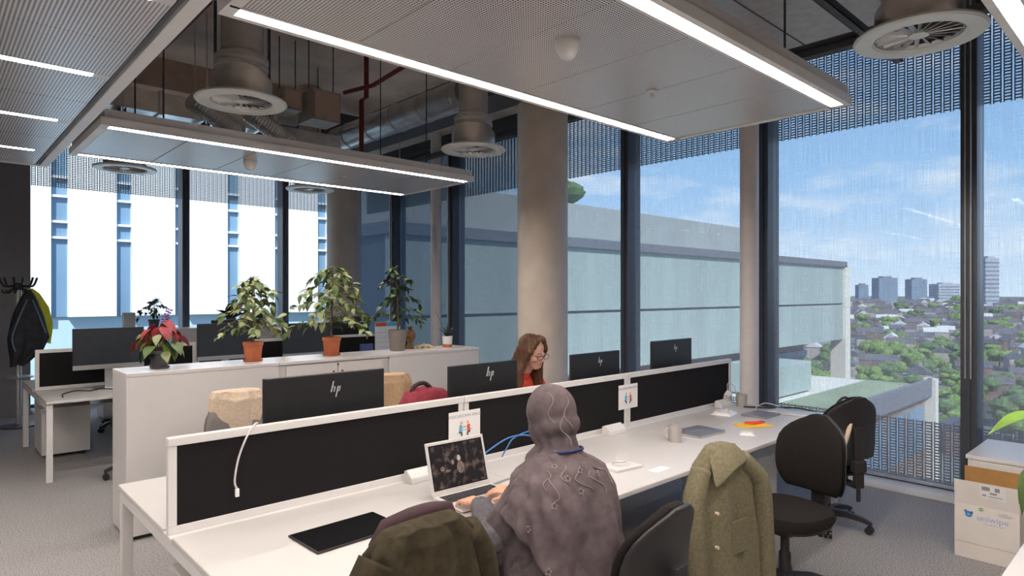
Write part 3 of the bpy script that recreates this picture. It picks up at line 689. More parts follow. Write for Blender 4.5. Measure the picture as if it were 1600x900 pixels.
for c, r, k in (((-.076, .283), .021, 6), ((-.060, .300), .011, 4), ((-.092, .296), .010, 4)): mb.poly([(-e_ - .0012, c[0] + r * math.cos(2 * PI * i / k + .4), c[1] + r * math.sin(2 * PI * i / k + .4)) for i in range(k)], (.001, 0, 0))
mb.build('logo_mark', 'print_blue', t)
text(t, 'u', .026, BM(-.076, .285, .0008), 'carton')
MB().poly([(-e_ - .001, -.141 + .013 * math.cos(2 * PI * i / 20), .326 + .011 * math.sin(2 * PI * i / 20)) for i in range(20)], (.001, 0, 0)).build('round_mark', 'print_green', t)
B(-e_ - .0015, -e_, -.150, -.132, .324, .328).build('round_mark_bar', 'carton', t)
for k, wl in enumerate((.03, .075, .06)): B(-e_ - .001, -e_, -.262 - wl / 2, -.262 + wl / 2, .322 - k * .009, .325 - k * .009).build('print_line', 'ink_grey', t)
FX = lambda z: -e_ - .026 * z / .155 - .0012
lb = MB().poly([(FX(.06), -.14, h + .06), (FX(.06), -.27, h + .06), (FX(.145), -.27, h + .145), (FX(.145), -.14, h + .145)], (-.0008, 0, 0)).build('shipping_label', 'paper', f)
for (a, b, z0, z1) in ((-.148, -.19, .112, .138), (-.215, -.24, .112, .138), (-.19, -.225, .092, .104), (-.150, -.17, .075, .086), (-.182, -.255, .074, .079)):
    MB().poly([(FX(z0) - .0012, a, h + z0), (FX(z0) - .0012, b, h + z0), (FX(z1) - .0012, b, h + z1), (FX(z1) - .0012, a, h + z1)], (-.0006, 0, 0)).build('label_print', 'ink_grey', lb)
# ---- monitors
LOGO = [[(-.020, -.012), (-.014, -.012), (-.002, .036), (-.008, .036)], [(-.006, -.012), (0, -.012), (.006, .012), (0, .012)], [(-.006, .012), (.006, .012), (.0045, .007), (-.006, .007)],
        [(.003, -.036), (.009, -.036), (.021, .012), (.015, .012)], [(.019, -.012), (.025, -.012), (.031, .012), (.025, .012)], [(.017, .012), (.031, .012), (.030, .007), (.016, .007)], [(.011, -.012), (.025, -.012), (.026, -.007), (.012, -.007)]]
def monitor(x, y, ztop, w, h, label, rz=0, front='monitor_back', chin=False, logo=True, ls=1.0, group=None):
    """back faces local -y, screen faces +y"""
    t = thing('computer_monitor', label, 'monitor', (x, y, ZD), rz, group); zt = ztop - ZD
    B(-w / 2, w / 2, -.012, .014, zt - h, zt).build('casing', 'monitor_back', t, bevel=.005)
    B(-w / 2 + .008, w / 2 - .008, .014, .0155, zt - h + (.05 if chin else .012), zt - .008).build('display', 'monitor_screen', t)
    if chin: B(-w / 2, w / 2, .014, .017, zt - h, zt - h + .045).build('chin_bar', 'silver', t)
    B(-.035, .035, -.04, -.012, .01, zt - h * .62).build('stand_neck', 'silver' if chin else 'monitor_back', t, bevel=.006)
    B(-.12, .12, -.13, .10, 0, .012).build('stand_base', 'silver' if chin else 'monitor_back', t, bevel=.005)
    if logo:
        g = MB()
        for q in LOGO: g.poly([(p[0] * ls, -.0312, zt - h * .26 + p[1] * ls) for p in q], (0, .02 if False else -.002, 0))
        # logo plate sits on the rear hump
        for i, v in enumerate(g.v): g.v[i] = (v[0] + .035, v[1] + .0185, v[2] + .02)
        g.build('logo', 'logo', t)
        B(-.05, .05, -.036, -.030, zt - h * .90, zt - h * .87).build('port_cover', 'silver', t)
    return t
monitor(1.535, 3.06, 1.285, .665, .40, 'largest black monitor seen from behind, beside the cream throw chair', ls=1.15)
monitor(2.60, 3.06, 1.257, .56, .34, 'black monitor back between the red backpack and the woman with glasses', ls=1.25)
monitor(3.70, 3.06, 1.255, .56, .34, 'black monitor back between the concrete column and dark mullion', ls=.95)
monitor(4.72, 3.06, 1.30, .60, .36, 'black monitor back beside the slim post at the window end', ls=.95)
mt = ['monitor with silver chin showing a dark screen, beside the coat stand', 'dark monitor with silver chin behind the terracotta pot of the first leafy plant', 'dark monitor with silver chin behind the fullest leafy plant']
for i, (x, zt) in enumerate(((1.38, 1.35), (2.52, 1.36), (3.48, 1.33))): monitor(x, 7.48, zt, .62, .41, mt[i], PI, chin=True, logo=False)
monitor(4.55, 8.35, 1.36, .60, .36, 'black monitor on the far side of the bench beside the planner board', 0, logo=False)
monitor(2.95, 8.40, 1.36, .60, .36, 'black monitor on the far side of the bench behind the second desk screen', 0, logo=False)
# ---- signs on the screens
def sign(x, label):
    t = thing('desk_sign', label, 'sign', (x, 2.82 - .0195, .862)); s = .225 / 2
    B(-s, s, -.002, 0, 0, .175).build('card', 'paper', t)
    Mx = Matrix.Translation((0, -.0026, .147)) @ Matrix.Rotation(PI / 2, 4, 'X')
    text(t, 'TOUCHDOWN SPACE', .0235, Mx, 'ink_grey')
    def pg(pts, m, nm): MB().poly([(a, -.0022, b) for a, b in pts], (0, -.0008, 0)).build(nm, m, t)
    for sx, bc, hc in ((-1, 'p_blue', 'p_skin'), (1, 'p_red', 'p_skin')):
        ox = -.028 if sx < 0 else .026
        f = lambda pts: [(ox + sx * a * -1, b) for a, b in pts]
        pg(f([(-.014, .062), (.006, .060), (.012, .085), (.004, .100), (-.010, .098)]), bc, 'figure_body')
        pg(f([(.004 + .008 * math.cos(k), .109 + .009 * math.sin(k)) for k in [i * PI / 5 for i in range(10)]]), hc, 'figure_head')
        pg(f([(-.014, .050), (.010, .050), (.010, .060), (-.014, .062)]), 'ink', 'figure_legs')
        pg(f([(.0, .036), (.012, .036), (.012, .050), (.0, .050)]), 'ink', 'figure_feet')
    pg([(-.012, .080), (.004, .080), (.004, .092), (-.012, .090)], 'p_teal', 'figure_laptop'); pg([(-.03, .066), (.055, .066), (.055, .069), (-.03, .069)], 'ink_grey', 'figure_table')
    pg([(-.06, .052), (-.03, .049), (-.03, .051), (-.06, .054)], 'p_teal', 'figure_floor')
sign(2.237, 'white touchdown space sign with two seated figures behind the open laptop')
sign(3.754, 'white touchdown space sign with two seated figures above the white socket block nearest the mug')
# ---- task chairs
def superring(a, b, z, cx=0, cy=0, n=28, e=2.6):
    r = []
    for i in range(n):
        t = 2 * PI * i / n; c, s = math.cos(t), math.sin(t)
        r.append((cx + a * math.copysign(abs(c) ** (2 / e), c), cy + b * math.copysign(abs(s) ** (2 / e), s), z))
    return r
def make_chair(name, label, top=1.0, fab='chair_fabric', shell='chair_plastic'):
    t = thing(name, label, 'chair')
    MB().loft([superring(.19, .18, .425, 0, .01), superring(.235, .225, .435, 0, .01), superring(.245, .235, .465), superring(.235, .225, .495), superring(.19, .18, .508), superring(.06, .06, .510)]).build('seat', fab, t, smooth=True)
    MB().loft([superring(.17, .17, .40), superring(.225, .215, .415), superring(.225, .215, .432)]).build('seat_pan', shell, t, smooth=True)
    z0 = .55; H = top - z0
    def brings(off, th, gr):
        rs = []
        for k in range(17):
            f = k / 16; z = z0 + H * (.5 - .5 * math.cos(PI * f)); g = (z - z0) / H
            w = (.215 + gr) * (1 - abs(2 * g - .86) ** 3.2 * .42 if g < .43 else 1 - abs(2 * g - .86) ** 3.6 * .55); w = max(w, .05)
            if k in (0, 16): w *= .72
            tt = th * (.35 if k in (0, 16) else (.8 if k in (1, 15) else 1))
            cy = -.245 - .05 * (g - .35) ** 2 * 3 + off
            ring = []
            for j in range(28):
                a = 2 * PI * j / 28; c, s = math.cos(a), math.sin(a)
                x = w * math.copysign(abs(c) ** .75, c); ring.append((x, cy + tt * math.copysign(abs(s) ** .7, s) + .045 * (x / .22) ** 2, z))
            rs.append(ring)
        return rs
    MB().loft(brings(0.012, .026, 0)).build('backrest', fab, t, smooth=True)
    MB().loft(brings(-.022, .014, .006)).build('back_shell', shell, t, smooth=True)
    mb = MB(); mb.box(-.035, .035, -.33, -.30, .36, .78); mb.box(-.035, .035, -.33, .02, .36, .385); mb.build('back_bar', 'chair_plastic', t, bevel=.006)
    B(-.045, .045, -.345, -.285, .47, .55).build('height_housing', 'chair_plastic', t, bevel=.012)
    MB().cyl((0, -.315, .27), (0, -.315, .36), .014, n=10).build('adjust_knob', 'chair_plastic', t, smooth=True)
    B(-.09, .09, -.12, .10, .36, .405).build('mechanism', 'chair_plastic', t, bevel=.01)
    MB().tube([(.08, .03, .385), (.20, .03, .385), (.27, .03, .375)], .009, n=8).build('lever', 'chair_plastic', t, smooth=True)
    mb = MB(); mb.lathe([(.032, .10), (.032, .24), (.024, .25), (.024, .37)], 18); mb.build('gas_column', 'chair_plastic', t, smooth=True)
    MB().lathe([(.05, .075), (.05, .13), (.036, .14)], 18).build('base_hub', 'chair_plastic', t, smooth=True)
    for k in range(5):
        a = 2 * PI * k / 5 + .3; ca, sa = math.cos(a), math.sin(a)
        M = Matrix.Rotation(a, 4, 'Z')
        rings = []
        for q, zz, hw, hh in ((.03, .105, .026, .024), (.14, .110, .022, .020), (.24, .092, .018, .015), (.30, .072, .016, .011)):
            rings.append([M @ Vector((q, y, zz + z)) for y, z in ((-hw, -hh), (hw, -hh), (hw * .8, hh), (-hw * .8, hh))])
        lg = MB().loft(rings).build('leg', 'chair_plastic', t, smooth=35)
        mb = MB()
        for s in (-1, 1):
            c = M @ Vector((.285, s * .016, .027)); mb.cyl(c - M.to_3x3() @ Vector((0, .009, 0)), c + M.to_3x3() @ Vector((0, .009, 0)), .027, n=16)
        mb.cyl(M @ Vector((.285, 0, .027)), M @ Vector((.285, 0, .068)), .009, n=8); mb.cyl(M @ Vector((.285, -.02, .027)), M @ Vector((.285, .02, .027)), .006, n=8)
        mb.build('castor', 'chair_plastic', lg, smooth=True)
    return t
ch0 = make_chair('office_chair', 'black office chair turned sideways, between the green shirt chair and window', top=.985)
ch0.location = (3.56, 1.57, 0); ch0.rotation_euler = (0, 0, R(76))
def chair_at(x, y, rz, label): return copy_tree(ch0, None, (x, y, 0), R(rz), label)
chair_at(4.86, 1.84, -30, 'black office chair pushed to the window end of the long desk, rear shell showing')
chair_at(1.86, 1.50, 2, 'black office chair that the woman in the headscarf sits on')
chair_at(2.56, 1.70, -4, 'black office chair with the olive green shirt hung over it').scale = (1, 1, .885)
chair_at(1.04, 1.80, 4, 'black office chair with the dark green jacket hung over it').scale = (1, 1, .885)
chair_at(1.50, 6.70, 12, 'black office chair at the bench behind the poinsettia cabinet').scale = (1, 1, 1.1)
chair_at(1.85, 9.16, 185, 'black office chair on the far side of the bench beyond the drawer pedestal')
chair_at(3.55, 4.06, 196, 'black office chair that the woman with glasses sits on')
gc = make_chair('padded_chair', 'grey padded chair with a cream throw beside the largest monitor', top=1.02, fab='chair_grey', shell='chair_grey'); gc.location = (1.52, 4.12, 0); gc.rotation_euler = (0, 0, R(172))
copy_tree(gc, None, (2.72, 4.14, 0), R(180), 'grey padded chair under the beige coat beside the red backpack')
# ---- cloth hung over chair backs
def drape(loc, rz, rings, m, name, label, cat, folds=9, amp=.018, seed=1, n=72, top=True, group=None):
    t = thing(name, label, cat, loc, rz, group); mb = MB(); out = []
    K = len(rings); sub = 5; seq = []
    for i in range(K - 1):
        for k in range(sub): seq.append([rings[i][q] + (rings[i + 1][q] - rings[i][q]) * (.5 - .5 * math.cos(PI * k / sub)) * 1.0 for q in range(5)])
    seq.append(list(rings[-1]))
    for i, (z, cx, cy, a, b) in enumerate(seq):
        f = i / (len(seq) - 1); ring = []
        for j in range(n):
            th = 2 * PI * j / n; c, s = math.cos(th), math.sin(th)
            nz_ = noise.noise(Vector((c * 2.2 + seed, s * 2.2, f * 1.3)))
            g = amp * (f ** .8) * (math.sin(folds * th + 2.2 * nz_ + seed) + .8 * nz_) + .008 * noise.noise(Vector((c * 5, s * 5 + seed, f * 7)))
            x = a * math.copysign(abs(c) ** .72, c); y = b * math.copysign(abs(s) ** .8, s)
            dz = .02 * noise.noise(Vector((c * 2, s * 2, seed * 3.1))) * f * 2
            ring.append((cx + x + g * c, cy + y + g * s, z + dz))
        out.append(ring)
    mb.loft(out, cap=False)
    if top: mb.add(out[0], [tuple(range(n))])
    o = mb.build('cloth', m, t, smooth='full'); return t
j = drape((1.041, 1.785, 0), R(4), [(1.045, 0, -0.262, 0.075, 0.024), (1.035, 0, -0.262, 0.13, 0.051), (.985, 0, -.262, .185, .062), (.86, 0, -.265, .215, .075), (.62, 0, -.27, .235, .085), (.42, .01, -.28, .25, .10)], 'jacket_dark', 'hung_jacket', 'dark olive jacket with purple lining hung over a chair by the closed tablet', 'jacket', seed=3)
mb = MB(); mb.loft([superring(.06, .02, 1.062, .03, -.215), superring(.13, .035, 1.045, .03, -.205), superring(.165, .028, .99, .03, -.196), superring(.18, .016, .80, .03, -.188)]); mb.build('lining', 'lining', j, smooth='full')
for s in (-1, 1):
    MB().tube([(s * .16, -.27, .97), (s * .225, -.275, .86), (s * .245, -.28, .66), (s * .24, -.28, .46)], [.055, .045], n=14, sub=6).build('sleeve', 'jacket_dark', j, smooth='full')
g = drape((2.56, 1.672, 0), R(-4), [(1.045, 0.01, -0.262, 0.04, 0.026), (1.03, 0.01, -0.262, 0.085, 0.051), (.97, .0, -.262, .135, .065), (.86, .0, -.265, .20, .075), (.62, .0, -.27, .225, .085), (.33, .0, -.28, .235, .095)], 'shirt_green', 'hung_shirt', 'olive green overshirt hung over a chair between the mug and black chair', 'shirt', folds=7, seed=8)
cm = MB(); cm.loft([[(-.105, -.265, 1.005), (-.05, -.290, 1.045), (.02, -.300, 1.058), (.085, -.285, 1.04)], [(-.125, -.305, .985), (-.065, -.335, 1.015), (.01, -.345, 1.03), (.09, -.325, 1.015)], [(-.165, -.345, .925), (-.075, -.374, .965), (.01, -.372, .985), (.10, -.345, .985)], [(-.168, -.358, .885), (-.085, -.378, .955), (.01, -.376, .978), (.10, -.348, .98)]], cap=False, close=False)
co = cm.build('collar', 'shirt_green', g, smooth='full'); sm = co.modifiers.new('thickness', 'SOLIDIFY'); sm.thickness = .008; sm = co.modifiers.new('soft', 'SUBSURF'); sm.levels = 2; sm.render_levels = 2
MB().tube([(.10, -.30, .965), (.17, -.32, .90), (.205, -.335, .84), (.225, -.34, .62), (.235, -.345, .40)], [.050, .048], n=16, sub=6).build('sleeve', 'shirt_green', g, smooth='full')
MB().tube([(-.14, -.27, .95), (-.225, -.29, .82), (-.245, -.31, .62), (-.24, -.31, .42)], [.045, .045], n=16, sub=6).build('sleeve', 'shirt_green', g, smooth='full')
B(-.06, .06, -.366, -.354, .60, .74).build('chest_pocket', 'shirt_green', g, bevel=.004)
for z in (.80, .66): MB().cyl((-.16, -.366, z), (-.16, -.352, z), .007, n=10).build('button', 'cream', g)
c1 = drape((1.52, 4.12, 0), R(172), [(1.055, 0.01, -0.262, 0.1, 0.026), (1.045, 0.01, -0.262, 0.15, 0.046), (1, 0.01, -0.274, 0.175, 0.08), (.85, .01, -.265, .18, .065), (.66, .01, -.27, .18, .07)], 'cream', 'throw_blanket', 'cream knitted throw over the grey chair beside the largest monitor', 'throw', folds=6, amp=.012, seed=5)
drape((2.72, 4.14, 0), R(180), [(1.055, 0, -0.262, 0.13, 0.031), (1.045, 0, -0.262, 0.19, 0.061), (.98, 0, -.262, .225, .085), (.82, 0, -.265, .245, .10), (.60, 0, -.27, .25, .11)], 'beige', 'hung_coat', 'tan beige coat over a chair beside the red backpack', 'coat', folds=6, amp=.016, seed=9)
drape((3.55, 4.06, 0), R(196), [(1.035, 0, -0.262, 0.15, 0.026), (1.02, 0, -0.274, 0.195, 0.067), (.95, 0, -.262, .225, .07), (.78, 0, -.265, .23, .075), (.60, 0, -.27, .23, .08)], 'cream', 'hung_cardigan', 'pale cardigan on the chair behind the woman with glasses', 'cardigan', folds=6, amp=.012, seed=12)
# ---- red backpack on the desk
t = thing('backpack', 'dark red backpack lying on the desk beside the beige coat', 'backpack', (2.42, 3.40, ZD + .006), R(8))
mb = MB(); mb.loft([superring(.20, .12, 0), superring(.235, .15, .04), superring(.24, .15, .16), superring(.21, .135, .26, .0), superring(.13, .10, .335, -.04), superring(.05, .05, .355, -.06)])
me = mb.mesh('bag', 'backpack', smooth='full')
for v in me.vertices: v.co += Vector((1, .7, .6)) * .018 * noise.noise(v.co * 9)
link('bag_body', me, t)
MB().tube([(-.17, 0, .26), (-.14, 0, .36), (-.06, -.01, .385), (.02, 0, .34)], .014, n=10, sub=6).build('carry_handle', 'lining', t, smooth='full')
MB().tube([(-.21, -.02, .10), (-.12, -.08, .28), (.05, -.10, .29), (.20, -.06, .20)], .006, n=8, sub=6).build('zip', 'lining', t, smooth='full')
MB().loft([superring(.12, .02, .05, .04, -.155), superring(.13, .03, .10, .04, -.155), superring(.11, .02, .17, .04, -.145)]).build('pocket', 'backpack', t, smooth='full')

# ================================================================ people
def hand(mb, wrist, fwd, up, side, curl=.35, spread=.05, s=1.0):
    """palm + five fingers; side = direction towards the thumb"""
    wrist = Vector(wrist); f = Vector(fwd).normalized(); u = Vector(up); u = (u - f * u.dot(f)).normalized(); sd_ = u.cross(f) if u.cross(f).dot(Vector(side)) > 0 else f.cross(u)
    palm = wrist + f * .055 * s
    M = Matrix((sd_, f, u)).transposed()
    mb.ell(palm, (.037 * s, .050 * s, .014 * s), M); mb.capsule(wrist - f * .03, palm, .023 * s, .022 * s)
    for i, (L, off) in enumerate(((.072, .029), (.080, .0095), (.075, -.010), (.060, -.029))):
        p = wrist + f * (.088 - .004 * abs(i - 1.2)) * s + sd_ * off * s; d = (f + sd_ * spread * (1.4 - i)).normalized(); r = .0080 * s
        mb.capsule(wrist + f * .05 * s + sd_ * off * .8 * s, p, .010 * s, r)
        for k, fr in enumerate((.44, .31, .25)):
            a = curl * (.5 + k * .9); dd = (d * math.cos(a) - u * math.sin(a)).normalized(); q = p + dd * L * fr * s
            mb.capsule(p, q, r, r * .90); p = q; r *= .92
    p = wrist + f * .028 * s + sd_ * .030 * s
    q = p + (f * .55 + sd_ * .75 - u * .2).normalized() * .040 * s; mb.capsule(wrist + f * .02, p, .015 * s, .013 * s); mb.capsule(p, q, .0115 * s, .0095 * s)
    mb.capsule(q, q + (f * .9 + sd_ * .25 - u * .2).normalized() * .030 * s, .0092 * s, .0078 * s)
def head(mb, c, q, s=1.0):
    """head facing local +y under rotation q"""
    c = Vector(c); P = lambda x, y, z: c + q @ (Vector((x, y, z)) * s); A = q.to_matrix() if hasattr(q, 'to_matrix') else q
    E = lambda p, r: mb.ell(P(*p), tuple(v * s for v in r), A, 18, 12)
    E((0, -.012, .035), (.074, .094, .088)); E((0, .022, -.03), (.062, .070, .082)); E((0, .045, -.085), (.036, .038, .030))
    E((0, .078, .012), (.052, .016, .012)); E((0, .080, -.078), (.020, .016, .014))
    for sx in (-1, 1): E((sx * .040, .055, -.025), (.026, .030, .024)); E((sx * .076, -.012, -.006), (.010, .018, .030))
    mb.capsule(P(0, .085, .008), P(0, .108, -.028), .008 * s, .013 * s); E((0, .098, -.034), (.017, .011, .009))
    E((0, .089, -.056), (.023, .010, .0055)); E((0, .088, -.064), (.020, .010, .006))
# ---- woman in the headscarf, typing
t1 = thing('person', 'person in mauve headscarf and shawl typing on the silver laptop', 'person', (1.77, 1.63, 0))
mb = MB(); HQ = Euler((R(-20), 0, R(-8))).to_quaternion(); HC = (.055, .115, 1.20)
head(mb, HC, HQ)
mb.capsule((.045, .07, 1.14), (.03, .03, 1.03), .052, .060)
mb.ell((.02, .02, .93), (.165, .105, .16)); mb.ell((.01, -.02, .74), (.145, .105, .16)); mb.ell((0, -.04, .58), (.185, .150, .085))
SHL, SHR = Vector((-.135, .045, .975)), Vector((.165, .045, .975))
ELL, ELR = Vector((-.195, .18, .79)), Vector((.30, .25, .80))
WRL, WRR = Vector((-.012, .462, .792)), Vector((.222, .478, .794))
for a, b, c in ((SHL, ELL, WRL), (SHR, ELR, WRR)):
    mb.capsule(a, b, .062, .050); mb.capsule(b, c, .050, .030)
hand(mb, WRL, (.12, .98, -.06), (0, 0, 1), (1, 0, 0), curl=.42, s=1.1)
hand(mb, WRR, (-.40, .9, -.03), (-.15, 0, 1), (-1, 0, 0), curl=.55, s=1.1)
for sx in (-1, 1):
    mb.capsule((sx * .085, -.02, .578), (sx * .10, .40, .560), .082, .062); mb.capsule((sx * .10, .40, .560), (sx * .10, .38, .10), .060, .042)
    mb.capsule((sx * .10, .36, .052), (sx * .10, .52, .045), .044, .036)
me = remesh(mb, .0045, 3)
def cl(p):
    if p.z > 1.06: return 0
    for w, e in ((WRL, ELL), (WRR, ELR)):
        ax = (w - e).normalized(); k = (p - e).dot(ax) / (w - e).length
        if k > .88 and p.y > .38 and p.z > .70: return 0
    if p.z < .09: return 2
    return 3 if p.z > .835 else 1
paint(me, ['skin', 'sleeve', 'chair_plastic', 'scarf'], cl); body = link('body', me, t1)
# rolled sleeve cuffs, thickened and wrinkled
def wr(p, nrm): return p + nrm * (.006 * math.sin(62 * (p.y + .4 * p.x)) * noise.noise(p * 14) * 2 + .007 * noise.noise(p * 22))
for (e_, w_) in ((ELL, WRL), (ELR, WRR)):
    mb = MB(); d_ = w_ - e_; mb.capsule(e_ - d_ * .15, e_ + d_ * .55, .066, .056); mb.capsule(e_ + d_ * .5, e_ + d_ * .84, .057, .043); mb.cyl(e_ + d_ * .80, e_ + d_ * .93, .047, .045, n=20)
    me = remesh(mb, .009, 2, disp=wr); me.materials.append(MATS['sleeve']); link('sleeve', me, t1)
mb = MB(); mb.capsule((-.09, .03, .96), (-.165, .12, .82), .070, .088); mb.capsule((-.165, .12, .82), (-.19, .165, .74), .088, .080); mb.capsule((-.13, .04, .80), (-.15, .03, .62), .085, .095)
me = remesh(mb, .009, 4, disp=wr); me.materials.append(MATS['tunic']); link('wide_sleeve', me, t1)
# headscarf around head and neck
mb = MB(); hc = Vector(HC); Q = lambda x, y, z: hc + HQ @ Vector((x, y, z)); A = HQ.to_matrix()
mb.ell(Q(0, -.022, .030), (.096, .110, .106), A, 24, 16); mb.ell(Q(0, .006, -.025), (.088, .080, .105), A, 24, 16)
mb.capsule(Q(0, -.02, -.05), (.045, .04, 1.06), .080, .074); mb.ell(Q(0, -.048, -.035), (.090, .078, .062), A, 24, 16); mb.capsule(Q(0, .02, -.11), (.02, .10, 1.03), .062, .085); mb.ell((.035, .03, 1.05), (.115, .095, .06))
def fold(p, nrm):
    k = max(0, min(1, (1.26 - p.z) / .16)); a = math.atan2(p.y - .05, p.x - .04)
    return p + nrm * (.006 * k * math.sin(a * 8 + 26 * p.z + 4 * noise.noise(p * 7)) + .004 * noise.noise(p * 15))
me = remesh(mb, .007, 5, disp=fold); me.materials.append(MATS['scarf']); link('headscarf', me, t1)
# shawl over shoulders and upper arms
SR = [(1.085, .035, .045, .082, .080), (1.058, .025, .035, .155, .112), (1.02, .02, .025, .215, .135), (.95, .015, .02, .258, .160), (.86, .01, .025, .285, .185), (.76, .005, .03, .295, .195), (.64, .0, .03, .305, .21)]
def shawl(u, v):
    """u angle, v 0..1 from neck to hem"""
    hem = 1.0 - .36 * max(0, math.cos(u - PI * .97)) ** 2 - .30 * max(0, math.sin(u)) ** 1.5
    x = v * hem * (len(SR) - 1); i = min(int(x), len(SR) - 2); f = x - i
    z, cx, cy, a, b = [SR[i][k] + (SR[i + 1][k] - SR[i][k]) * f for k in range(5)]
    c, s = math.cos(u), math.sin(u); w = noise.noise(Vector((c * 1.8, s * 1.8, v * 1.6)))
    g = .012 * v * math.sin(7 * u + 5 * v + 3 * w) + .016 * v * w + .007 * min(1, v * 1.6) * math.sin(13 * u - 10 * v + 5 * w) + .006 * noise.noise(Vector((c * 6, s * 6, v * 9)))
    if c < 0: g -= .026 * min(1, v * 1.3) * (-c) ** 1.5 * (1 if s > -.2 else max(0, 1 + (s + .2) * 1.6))
    return Vector((cx + (a + g) * math.copysign(abs(c) ** .85, c), cy + (b + g) * math.copysign(abs(s) ** .9, s), z))
nu, nv = 96, 40
mb = MB(); mb.loft([[shawl(2 * PI * i / nu, j / nv) for i in range(nu)] for j in range(nv + 1)], cap=False); sh = mb.build('shawl', 'scarf', t1, smooth='full')
sm = sh.modifiers.new('thickness', 'SOLIDIFY'); sm.thickness = .004; sm.offset = -1
# long tunic below the shawl
mb = MB(); rings = []
for z, cx, cy, a, b in ((.80, 0, 0, .175, .125), (.72, -.005, -.01, .215, .155), (.62, -.01, -.02, .25, .185), (.56, -.01, -.03, .262, .20), (.49, -.01, -.03, .262, .205)):
    rings.append([(cx + (a + .012 * math.sin(9 * th + z * 9)) * math.cos(th), cy + (b + .012 * math.sin(9 * th + z * 9)) * math.sin(th), z) for th in [2 * PI * i / 64 for i in range(64)]])
mb.loft(rings, cap=False); mb.build('tunic', 'tunic', t1, smooth='full')
# embroidery: trailing stems and small flowers on the cloth
er = random.Random(4)
for k, (u0, v0) in enumerate(((3.75, .22), (4.15, .12), (4.5, .2), (4.8, .25), (5.1, .2), (3.95, .33))):
    pts = []
    for q in range(9):
        v = v0 + .030 * q; u = u0 + .10 * math.sin(q * .75 + k) + .02 * q
        p = shawl(u, v); c = Vector((.02, .03, p.z)); pts.append(p + (p - c).normalized() * .004)
    MB().tube(pts, .0017, n=5, sub=4).build('embroidery', 'thread', sh, smooth='full')
for k, (u0, v0) in enumerate(((3.9, .16), (4.3, .30), (4.62, .22), (4.55, .42), (5.0, .34), (4.05, .55), (3.6, .86), (4.0, .97))):
    p = shawl(u0, v0); nrm = (shawl(u0 + .02, v0) - p).cross(shawl(u0, v0 + .02) - p).normalized()
    if nrm.dot(p - Vector((.02, .03, p.z))) < 0: nrm = -nrm
    qz = nrm.to_track_quat('Z', 'Y').to_matrix(); mb = MB()
    for m_ in range(5):
        a = 2 * PI * m_ / 5; mb.tube([p + nrm * .004 + qz @ Vector((.013 * math.cos(a + d), .013 * math.sin(a + d), 0)) * (1 if d == 0 else .55) for d in (-.5, 0, .5)] , .0016, n=5, sub=3)
    mb.build('embroidered_flower', 'thread', sh, smooth='full')
for k, (az, z0) in enumerate(((4.0, .09), (4.6, .06), (4.35, .0))):
    pts = []
    for q in range(7):
        a = az + .16 * math.sin(q * 1.1 + k); z = z0 - .020 * q; rr = math.sqrt(max(.05, 1 - ((z - .030) / .108) ** 2)) if z > -.02 else .93
        pts.append(Q(.1005 * rr * math.cos(a), -.022 + .1145 * rr * math.sin(a), z))
    MB().tube(pts, .0016, n=5, sub=4).build('embroidery', 'thread', t1, smooth='full')
MB().tube([(.045 + .080 * math.cos(a), .038 + .079 * math.sin(a), 1.092 - .012 * math.sin(a)) for a in [PI + .25 + (PI - .5) * i / 14 for i in range(15)]], .006, n=6).build('lanyard', 'lanyard', t1, smooth='full')
# ---- woman with glasses behind the screens
t2 = thing('person', 'person with long brown hair and glasses in an orange top, looking down', 'person', (3.62, 3.92, 0), R(184))
HQ = Euler((R(-16), R(4), R(0))).to_quaternion(); HC = (0, .255, 1.215); HS = 1.10
mb = MB(); head(mb, HC, HQ, HS)
mb.capsule((0, .215, 1.13), (0, .12, 1.0), .052, .062)
mb.ell((0, .09, .90), (.17, .11, .17)); mb.ell((0, .02, .72), (.145, .11, .16)); mb.ell((0, -.02, .585), (.185, .155, .085))
for sx in (-1, 1):
    S_, E_, W_ = Vector((sx * .175, .11, 1.01)), Vector((sx * .25, .22, .79)), Vector((sx * .10, .44, .775))
    mb.capsule(S_, E_, .058, .046); mb.capsule(E_, W_, .045, .028); hand(mb, W_, (-sx * .3, .95, -.05), (0, 0, 1), (-sx, 0, 0))
    mb.capsule((sx * .085, 0, .585), (sx * .10, .42, .565), .080, .060); mb.capsule((sx * .10, .42, .565), (sx * .10, .40, .10), .058, .042); mb.capsule((sx * .10, .38, .052), (sx * .10, .54, .045), .044, .036)
me = remesh(mb, .005, 3)
hq = Vector(HC); inv = HQ.inverted()
def cl2(p):
    if p.z > 1.045:
        l = inv @ (p - hq) / HS
        if abs(l.x) < .024 and .080 < l.y and -.070 < l.z < -.050: return 2
        return 0
    if p.z < .09: return 3
    if p.z > .70 and p.y > .42: return 0
    if p.z < .56: return 3
    return 1
paint(me, ['skin_pale', 'orange', 'lips', 'chair_plastic'], cl2); link('body', me, t2)
Q2 = lambda x, y, z: hq + HQ @ (Vector((x, y, z)) * HS); A2 = HQ.to_matrix()
for sx in (-1, 1):
    e = MB().ell(Q2(sx * .031, .071, .000), (.012, .010, .006), A2).build('eye', 'eye', t2, smooth='full')
    MB().tube([Q2(sx * a, b, z) for a, b, z in ((.014, .098, .024), (.032, .094, .030), (.050, .080, .023))], .0032, n=6, sub=3).build('eyebrow', 'hair', t2, smooth='full')
gl = MB()
for sx in (-1, 1): gl.tube([Q2(sx * .034 + .026 * math.cos(a), .108 - .010 * abs(math.cos(a) * .6 + .4), .000 + .018 * math.sin(a)) for a in [2 * PI * i / 20 for i in range(21)]], .0022, n=6); gl.tube([Q2(sx * .060, .100, .008), Q2(sx * .078, .05, .012), Q2(sx * .084, -.01, .010)], .0022, n=6)
